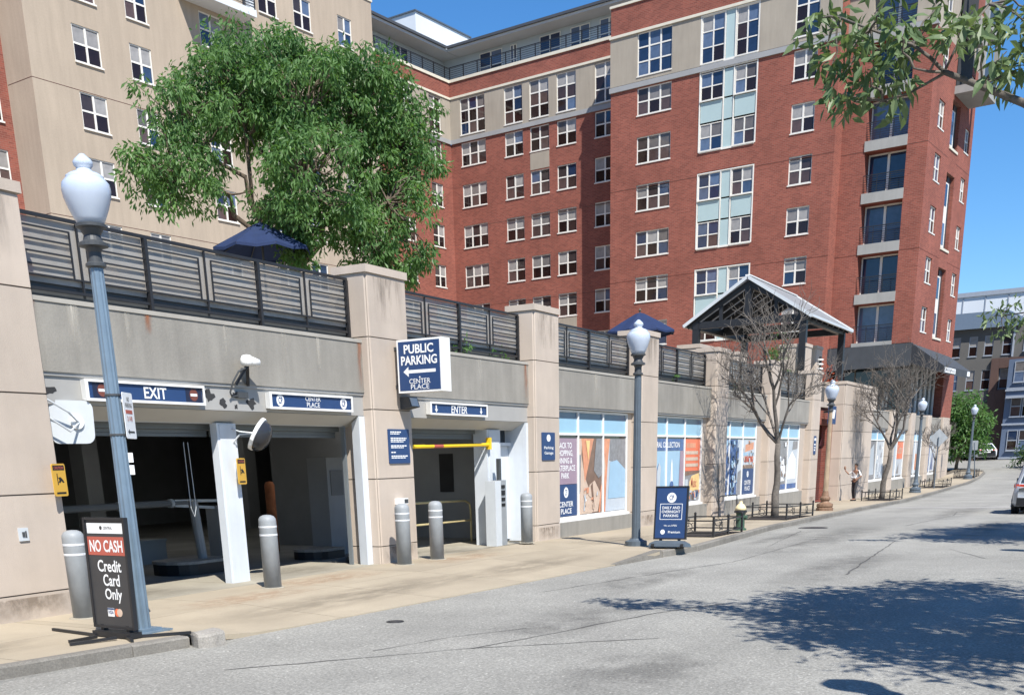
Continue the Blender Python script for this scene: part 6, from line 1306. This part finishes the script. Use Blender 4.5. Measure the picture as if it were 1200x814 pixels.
shrub(53.3, 13.0, 3.93, .35, 1.6, 'red leaved plant on the terrace above the gate', 'red_leaf', 3); shrub(47.0, 13.6, 3.93, .45, 2.2, 'upright green conifer on the terrace under the pergola', 'leaf', 4)
for i, (x, y, l) in enumerate(((20.4, 12.9, 'low green grass tuft at the foot of the railing above the ENTER opening'), (22.0, 12.9, 'second low grass tuft behind the railing by the third pilaster'), (32.8, 12.9, 'low green plant behind the railing above the orange sheet window'), (38.6, 12.9, 'low green plant behind the railing above the blue prints'))): shrub(x, y, 3.9, .5, .35, l, 'leaf', 20+i)
# ---------------------------------------------------------------- umbrellas, terrace table, pergola
def umbrella(x, y, ztop, R, label, seed, rot=0.):
    t = thing('patio_umbrella', label, 'umbrella', (x, y, 3.93), 'blue patio umbrellas on the terrace'); n = 8; H = .5*R; mb = MB(); c = Vector((x, y, ztop)); rings = []
    for k, (f, d) in enumerate(((0., 0), (.12, .04), (.5, .27), (1, H))):
        ring = []
        for j in range(n*2):
            a = rot+2*PI*j/(n*2); sag = 0 if j % 2 == 0 else .045*f; rr = R*f*(1 if j % 2 == 0 else .94); ring.append(c+Vector((rr*math.cos(a), rr*math.sin(a), -d-sag*.6-(0 if j % 2 == 0 else .03*f))))
        rings.append(ring)
    vs = [v for r in rings for v in r]; m = n*2; mb.add(vs, [(i*m+j, i*m+(j+1) % m, (i+1)*m+(j+1) % m, (i+1)*m+j) for i in range(3) for j in range(m)])
    val = [rings[3][j]-Vector((0, 0, .06)) for j in range(m)]; mb.add(rings[3]+val, [(j, (j+1) % m, m+(j+1) % m, m+j) for j in range(m)])
    attach(mb.build('canopy', MAT['umbrella']), t)
    mb = MB(); mb.tube([(x, y, 3.93), (x, y, ztop+.03)], .025, 8); attach(mb.build('pole', MAT['lamp_dark']), t)
    mb = MB(); mb.lathe((x, y, ztop), [(.02, .02), (.05, .06), (.03, .12), (.001, .14)], 8); attach(mb.build('finial', MAT['bark']), t)
    mb = MB(); mb.lathe((x, y, 3.93), [(.28, .0), (.28, .06), (.05, .1)], 12); attach(mb.build('base', MAT['lamp_dark']), t)
    rb = MB()
    for j in range(0, m, 2): rb.bar(c-Vector((0, 0, .06)), rings[3][j]-Vector((0, 0, .03)), .018)
    attach(rb.build('ribs', MAT['lamp_dark']), t)
umbrella(20.6, 17.85, 7.05, 1.12, 'blue patio umbrella in front of the big leafy tree', 1, .2); umbrella(36.0, 15.05, 6.42, 1.2, 'blue patio umbrella above the slim grey lamp', 2, .1)
t = thing('patio_table', 'white patio table under the umbrella by the big tree', 'table', (18.6, 15.6, 3.93))
mb = MB(); mb.lathe((18.6, 15.6, 3.93), [(.5, .70), (.5, .74), (.001, .745)], 16); attach(mb.build('tabletop', MAT['white_paint']), t)
for a in range(4): mb = MB(); mb.bar((18.6+.35*math.cos(a*PI/2), 15.6+.35*math.sin(a*PI/2), 3.93), (18.6+.3*math.cos(a*PI/2), 15.6+.3*math.sin(a*PI/2), 4.63), .04); attach(mb.build('leg', MAT['white_paint']), t)
pg = thing('pergola', 'black steel pergola with a pitched pale metal roof on the terrace', 'pergola', (48, 12.8, 3.93))
X0, X1, Y0, Y1, ZE, ZA = 48.0, 55.3, 12.35, 17.95, 7.22, 8.95; YM = (Y0+Y1)/2
for x in (X0+.15, X1-.25):
    for y in (12.75, 17.45): abox('post', pg, 'steel_dark', x-.14, x+.14, y-.14, y+.14, 3.93, ZE+.1)
abox('post', pg, 'steel_dark', X0+.02, X0+.3, YM-.14, YM+.14, ZE+.2, ZA-.3)
for x in (X0+.15, 51.6, X1-.25): abox('tie_beam', pg, 'steel_dark', x-.1, x+.1, Y0+.3, Y1-.3, ZE-.14, ZE+.14)
for y in (12.75, 17.45): abox('eave_beam', pg, 'steel_dark', X0, X1, y-.11, y+.11, ZE-.16, ZE+.12)
abox('ridge_beam', pg, 'steel_dark', X0+.05, X1-.05, YM-.08, YM+.08, ZA-.42, ZA-.14)
for k in range(8):
    x = X0+.12+k*(X1-X0-.3)/7
    for y in (Y0+.1, Y1-.1): mb = MB(); mb.bar((x, y, ZE-.02), (x, YM, ZA-.22), .13, .2); attach(mb.build('rafter', MAT['steel_dark']), pg)
for x in (X0+.15,):
    for y in (YM-1.2, YM+1.2): abox('strut', pg, 'steel_dark', x-.06, x+.06, y-.07, y+.07, ZE+.14, ZA-.95)
for s, ye in ((-1, Y0), (1, Y1)):
    mb = MB(); n = 26
    U = Vector((1, 0, 0)); 
    for k in range(n):
        a, b = X0-.12+(X1-X0+.24)*k/n, X0-.12+(X1-X0+.24)*(k+.82)/n; d = Vector((0, 0, .05)); e = Vector((0, 0, .025)); c = X0-.12+(X1-X0+.24)*(k+1)/n
        P = [Vector((a, ye, ZE)), Vector((b, ye, ZE)), Vector((b, YM, ZA)), Vector((a, YM, ZA))]; mb.add([p for p in P]+[p+d for p in P], [(0, 1, 2, 3), (4, 5, 6, 7), (0, 1, 5, 4), (1, 2, 6, 5), (2, 3, 7, 6), (3, 0, 4, 7)])
        Q = [Vector((b, ye, ZE)), Vector((c, ye, ZE)), Vector((c, YM, ZA)), Vector((b, YM, ZA))]; mb.add([p+e for p in Q], [(0, 1, 2, 3)])
    rf = attach(mb.build('roof_sheet', MAT['roof_poly']), pg)
    mb = MB(); mb.bar((X0-.14, ye, ZE-.01), (X0-.14, YM, ZA-.01), .05, .13); attach(mb.build('rake_trim', MAT['mirror_back']), rf)
    mb = MB(); mb.bar((X1+.14, ye, ZE-.01), (X1+.14, YM, ZA-.01), .05, .2); attach(mb.build('rake_trim', MAT['white_paint']), rf)
    mb = MB(); mb.bar((X0-.14, ye, ZE+.0), (X1+.14, ye, ZE+.0), .08, .09); attach(mb.build('gutter', MAT['mirror_back']), rf)
mb = MB(); mb.bar((X0-.14, YM, ZA+.05), (X1+.14, YM, ZA+.05), .2, .04); attach(mb.build('ridge_cap', MAT['white_paint']), pg)
t = thing('spiral_post', 'short white ribbed post on the terrace left of the red plant', 'post', (51.9, 12.9, 3.93)); mb = MB()
mb.lathe((51.9, 12.9, 3.93), [(.06, 0), (.06, 2.0)], 10); attach(mb.build('core', MAT['steel_dark']), t)
for k in range(10): mb = MB(); mb.lathe((51.9, 12.9, 4.05+.19*k), [(.1, 0), (.14, .02), (.14, .06), (.1, .08)], 10); attach(mb.build('ring', MAT['white_paint']), t)
abox('door_head_sign', gar, 'shop_dark', 49.6, 51.4, 12.5, 12.6, 3.93, 4.6)
# ---------------------------------------------------------------- person
def skin(name, joints, edges, mat, parent, levels=2):
    me = bpy.data.meshes.new(name); me.from_pydata([j[0] for j in joints], edges, []); o = link(bpy.data.objects.new(name, me))
    m = o.modifiers.new('skin', 'SKIN'); sv = me.skin_vertices[0].data
    for i, j in enumerate(joints): sv[i].radius = j[1] if isinstance(j[1], tuple) else (j[1], j[1])
    sv[0].use_root = True; m.use_smooth_shade = True; s = o.modifiers.new('sub', 'SUBSURF'); s.levels = s.render_levels = levels
    me.materials.append(MAT[mat]); o.parent = parent; return o
pe = thing('person', 'person in white shirt and dark trousers standing by the wide block', 'person', (52.55, 11.12, zs(52.5)), rz=-.55)
# local axes: +y faces the wall side, x to the right when seen from the camera is -y; the figure faces -x (towards the camera)
J = [((0, 0, .90), (.095, .12)), ((0, 0, 1.08), (.085, .115)), ((0, 0, 1.26), (.095, .15)), ((0, 0, 1.36), (.06, .08)), ((-.01, 0, 1.43), .045), ((-.015, 0, 1.50), (.07, .06)), ((-.01, 0, 1.57), (.075, .066)), ((0, 0, 1.635), .045),
     ((0, .17, 1.32), .05), ((-.1, .33, 1.19), .038), ((-.22, .42, 1.34), .03), ((-.25, .44, 1.42), .022),
     ((0, -.17, 1.32), .05), ((.02, -.32, 1.10), .038), ((-.12, -.20, .97), .03), ((-.15, -.15, .95), .024),
     ((0, .085, .82), .085), ((-.03, .09, .46), .056), ((-.0, .06, .09), .038), ((-.12, .065, .035), .032),
     ((0, -.085, .82), .085), ((-.05, -.06, .46), .056), ((.01, -.02, .09), .038), ((-.11, -.02, .035), .032)]
E_ = [(0, 1), (1, 2), (2, 3), (3, 4), (4, 5), (5, 6), (6, 7), (2, 8), (8, 9), (9, 10), (10, 11), (2, 12), (12, 13), (13, 14), (14, 15), (0, 16), (16, 17), (17, 18), (18, 19), (0, 20), (20, 21), (21, 22), (22, 23)]
body = skin('body', J, E_, 'skin', pe)
def thick(idx, k, over={}): return [(over.get(i, J[i][0]), (tuple(r*k for r in J[i][1]) if isinstance(J[i][1], tuple) else J[i][1]*k)) for i in idx]
idx = [0, 1, 2, 8, 9, 12, 13]; J2 = thick(idx, 1.16, {0: (0, 0, .93)}); skin('shirt', J2, [(0, 1), (1, 2), (2, 3), (3, 4), (2, 5), (5, 6)], 'shirt', pe)
idx = [0, 16, 17, 18, 20, 21, 22]; J3 = thick(idx, 1.18, {0: (0, 0, .92)}); skin('trousers', J3, [(0, 1), (1, 2), (2, 3), (0, 4), (4, 5), (5, 6)], 'trousers', pe)
hb = MB(); hb.lathe((.012, 0, 1.52), [(.072, .0), (.087, .05), (.086, .09), (.06, .135), (.001, .155)], 12); o = hb.build('hair', MAT['hair'], smooth=True); o.parent = pe
for v in o.data.vertices:
    if v.co.x < -.02 and v.co.z < 1.6: v.co.x = -.045
for s, nm in ((1, 'shoe'), (-1, 'shoe')):
    j = 18 if s == 1 else 22; p = Vector(J[j][0]); sh = MB(); sh.add([(p.x+a, p.y+b, z) for z in (0, .06) for a, b in ((.06, -.045), (.06, .045), (-.14, .05), (-.18, .0), (-.14, -.05))], [(4, 3, 2, 1, 0), (5, 6, 7, 8, 9)]+[(i, (i+1) % 5, 5+(i+1) % 5, 5+i) for i in range(5)]); o = sh.build('shoe', MAT['black']); o.parent = pe
def hand(p, d, up, parent):
    p, d, up = Vector(p), Vector(d).normalized(), Vector(up).normalized(); s = d.cross(up).normalized(); mb = MB(); mb.obox(p+d*.045, d*.045, s*.04, up*.013)
    for k in range(4): b = p+d*.088+s*(-.03+.02*k); L = (.06, .075, .07, .055)[k]; mb.tube([b, b+d*L*.5-up*.008, b+d*L*.9-up*.03], [.009, .0085, .007], 5)
    mb.tube([p+d*.03+s*.036, p+d*.055+s*.065-up*.01, p+d*.09+s*.07-up*.02], [.011, .01, .008], 5); o = mb.build('hand', MAT['skin'], smooth=True); o.parent = parent
hand((-.25, .44, 1.41), (-.1, .1, 1), (-1, 0, 0), pe); hand((-.13, -.19, .965), (-.3, 1, -.3), (-1, 0, .3), pe)
f = MB(); f.add([(-.088, 0, 1.535), (-.105, 0, 1.515), (-.085, .012, 1.512), (-.085, -.012, 1.512)], [(0, 1, 2), (0, 3, 1), (1, 3, 2)]); o = f.build('nose', MAT['skin']); o.parent = pe
for s in (.027, -.027): f = MB(); f.lathe((-.083, s, 1.548), [(.008, -.005), (.009, 0), (.008, .005)], 6); o = f.build('eye', MAT['hair']); o.parent = pe
f = MB(); f.box(-.09, -.084, -.02, .02, 1.487, 1.493); o = f.build('mouth', MAT['tail_red']); o.parent = pe
for s in (.072, -.072): f = MB(); f.lathe((0, s, 1.52), [(.012, -.028), (.02, 0), (.012, .03)], 6); o = f.build('ear', MAT['skin']); o.parent = pe
f = MB(); f.tube([(-.16, .1, 1.06), (-.17, 0, 1.03), (-.15, -.12, 1.05)], .045, 8); o = tag(f.build('bag', MAT['mirror_back']), 'x', 'y'); del o['label']; del o['category']; o.parent = pe
# ---------------------------------------------------------------- cars
def car(label, pos, heading, paint, suv=True, name='parked_car', group=None):
    t = thing(name, label, 'car', pos, group, rz=heading); L, Wd, H = (4.5, 1.84, 1.70) if suv else (4.5, 1.78, 1.45)
    # body cross-sections along x (front = +x): x, half width low, half width belt, z low, z belt
    st = [(-2.25, .72, .70, .48, .86), (-2.18, .84, .82, .34, .98), (-1.9, .90, .87, .26, 1.02), (-1.2, .92, .89, .25, 1.03), (0, .92, .89, .25, 1.0), (1.0, .92, .88, .25, .98), (1.6, .91, .84, .26, .93), (2.05, .86, .76, .3, .84), (2.25, .72, .62, .42, .70)]
    k = 1.0 if suv else .93; mb = MB(); vs = []
    for x, a, b, zl, zb in st:
        zl, zb = zl*k, zb*k; zm = zl+(zb-zl)*.55; vs += [(x, -a*.9, zl), (x, -a, zl+.1), (x, -a*1.0, zm), (x, -b, zb), (x, -b*.8, zb+.03), (x, b*.8, zb+.03), (x, b, zb), (x, a, zm), (x, a, zl+.1), (x, a*.9, zl)]
    n = 10; fs = [(i*n+j, i*n+(j+1) % n, (i+1)*n+(j+1) % n, (i+1)*n+j) for i in range(len(st)-1) for j in range(n)]; mb.add(vs, fs+[tuple(range(n)), tuple(range((len(st)-1)*n+n-1, (len(st)-1)*n-1, -1))])
    o = mb.build('body', MAT[paint], smooth=True); o.parent = t; body_ = o
    g = [(-2.12, .74, .60, 1.0), (-1.75, .80, .64, 1.0), (.35, .80, .66, 1.0), (1.15, .78, .60, .96)]; r = [(-1.95, 1.52), (-1.55, H-.02), (.1, H), (.45, H-.16)]
    if not suv: r = [(-1.2, H-.1), (-.7, H-.01), (.15, H), (.5, H-.12)]
    gb = MB(); vs = []
    for (x, a, b, z), (xr, zr_) in zip(g, r): vs += [(x, -a, z*k), (xr, -b, zr_), (xr, b, zr_), (x, a, z*k)]
    gb.add(vs, [(i*4+j, i*4+j+1, (i+1)*4+j+1, (i+1)*4+j) for i in range(3) for j in range(3)]+[(0, 1, 2, 3)[::-1], (12, 13, 14, 15)]); o = gb.build('windows', MAT['pane_shop']); o.parent = t
    rf = MB()
    for (xa, za), (xb, zb) in zip(r, r[1:]): rf.quad((xa, -.62, za+.012), (xb, -.62, zb+.012), (xb, .62, zb+.012), (xa, .62, za+.012))
    for s in (-1, 1):
        for i in (0, 1, 3):
            a = Vector((g[i][0], s*(g[i][1]+.005), g[i][3]*k)); b = Vector((r[i][0], s*(g[i][2]+.005), r[i][1])); rf.bar(a, b, .09, .05)
        for i in range(3): rf.bar((r[i][0], s*.635, r[i][1]-.01), (r[i+1][0], s*.635, r[i+1][1]-.01), .06, .06)
    o = rf.build('roof', MAT[paint]); o.parent = t
    for x in (-1.38, 1.38):
        for s in (-1, 1):
            R_ = .36 if suv else .32; y = s*.84; arch = MB(); arch.tube([(x, y-.03, R_+.03), (x, y+s*.09, R_+.03)], R_+.06, 16); o = arch.build('wheel_arch', MAT['black']); o.parent = t
            w = MB(); w.tube([(x, y-s*.12, R_), (x, y+s*.10, R_)], R_, 20); wo = w.build('wheel', MAT['rubber']); wo.parent = t
            q = MB(); q.tube([(x, y+s*.10, R_), (x, y+s*.108, R_)], R_*.66, 14)
            for a in range(5): q.bar((x, y+s*.115, R_), (x+R_*.6*math.cos(a*1.2566), y+s*.115, R_+R_*.6*math.sin(a*1.2566)), .05, .02)
            o = q.build('rim', MAT['mirror_back']); o.parent = wo
    lo = MB(); lo.box(-2.27, -2.05, -.74, .74, .3, .56); lo.box(2.0, 2.26, -.7, .7, .28, .5); lo.box(-1.0, 1.0, -.935, .935, .2, .3); o = lo.build('bumper', MAT['black']); o.parent = t
    for s in (-1, 1):
        q = MB(); q.add([(-2.26, s*.45, .88*k), (-2.2, s*.8, .86*k), (-1.95, s*.9, .9*k), (-2.26, s*.45, .99*k), (-2.2, s*.8, 1.0*k), (-1.95, s*.89, 1.0*k)], [(0, 1, 4, 3), (1, 2, 5, 4)]); o = q.build('tail_light', MAT['tail_red']); o.parent = t
        q = MB(); q.add([(2.2, s*.5, .70), (2.1, s*.78, .72), (1.95, s*.82, .82), (2.15, s*.5, .80)], [(0, 1, 2, 3)]); o = q.build('headlight', MAT['mirror_back']); o.parent = t
        q = MB(); q.obox((.75, s*1.0, 1.06*k), (.06, 0, 0), (0, .1, 0), (0, 0, .07)); o = q.build('mirror', MAT['black']); o.parent = t
    q = MB(); q.box(-2.285, -2.268, -.26, .26, .64, .76); o = q.build('number_plate', MAT['white_print']); o.parent = t
    return t
car('silver car driving away at the right edge of the road', (43.1, 2.5, zr(43)+.01), -.02, 'car_silver', True, 'silver_car')
car('white parked car at the far street corner', (112.3, 12.5, zr(112)+.05), .35, 'car_white', False, 'parked_car', 'cars parked along the cross street')
car('dark grey parked car left of the white car at the far corner', (112.6, 15.6, zr(112)+.05), .9, 'car_dark', False, 'parked_car', 'cars parked along the cross street')
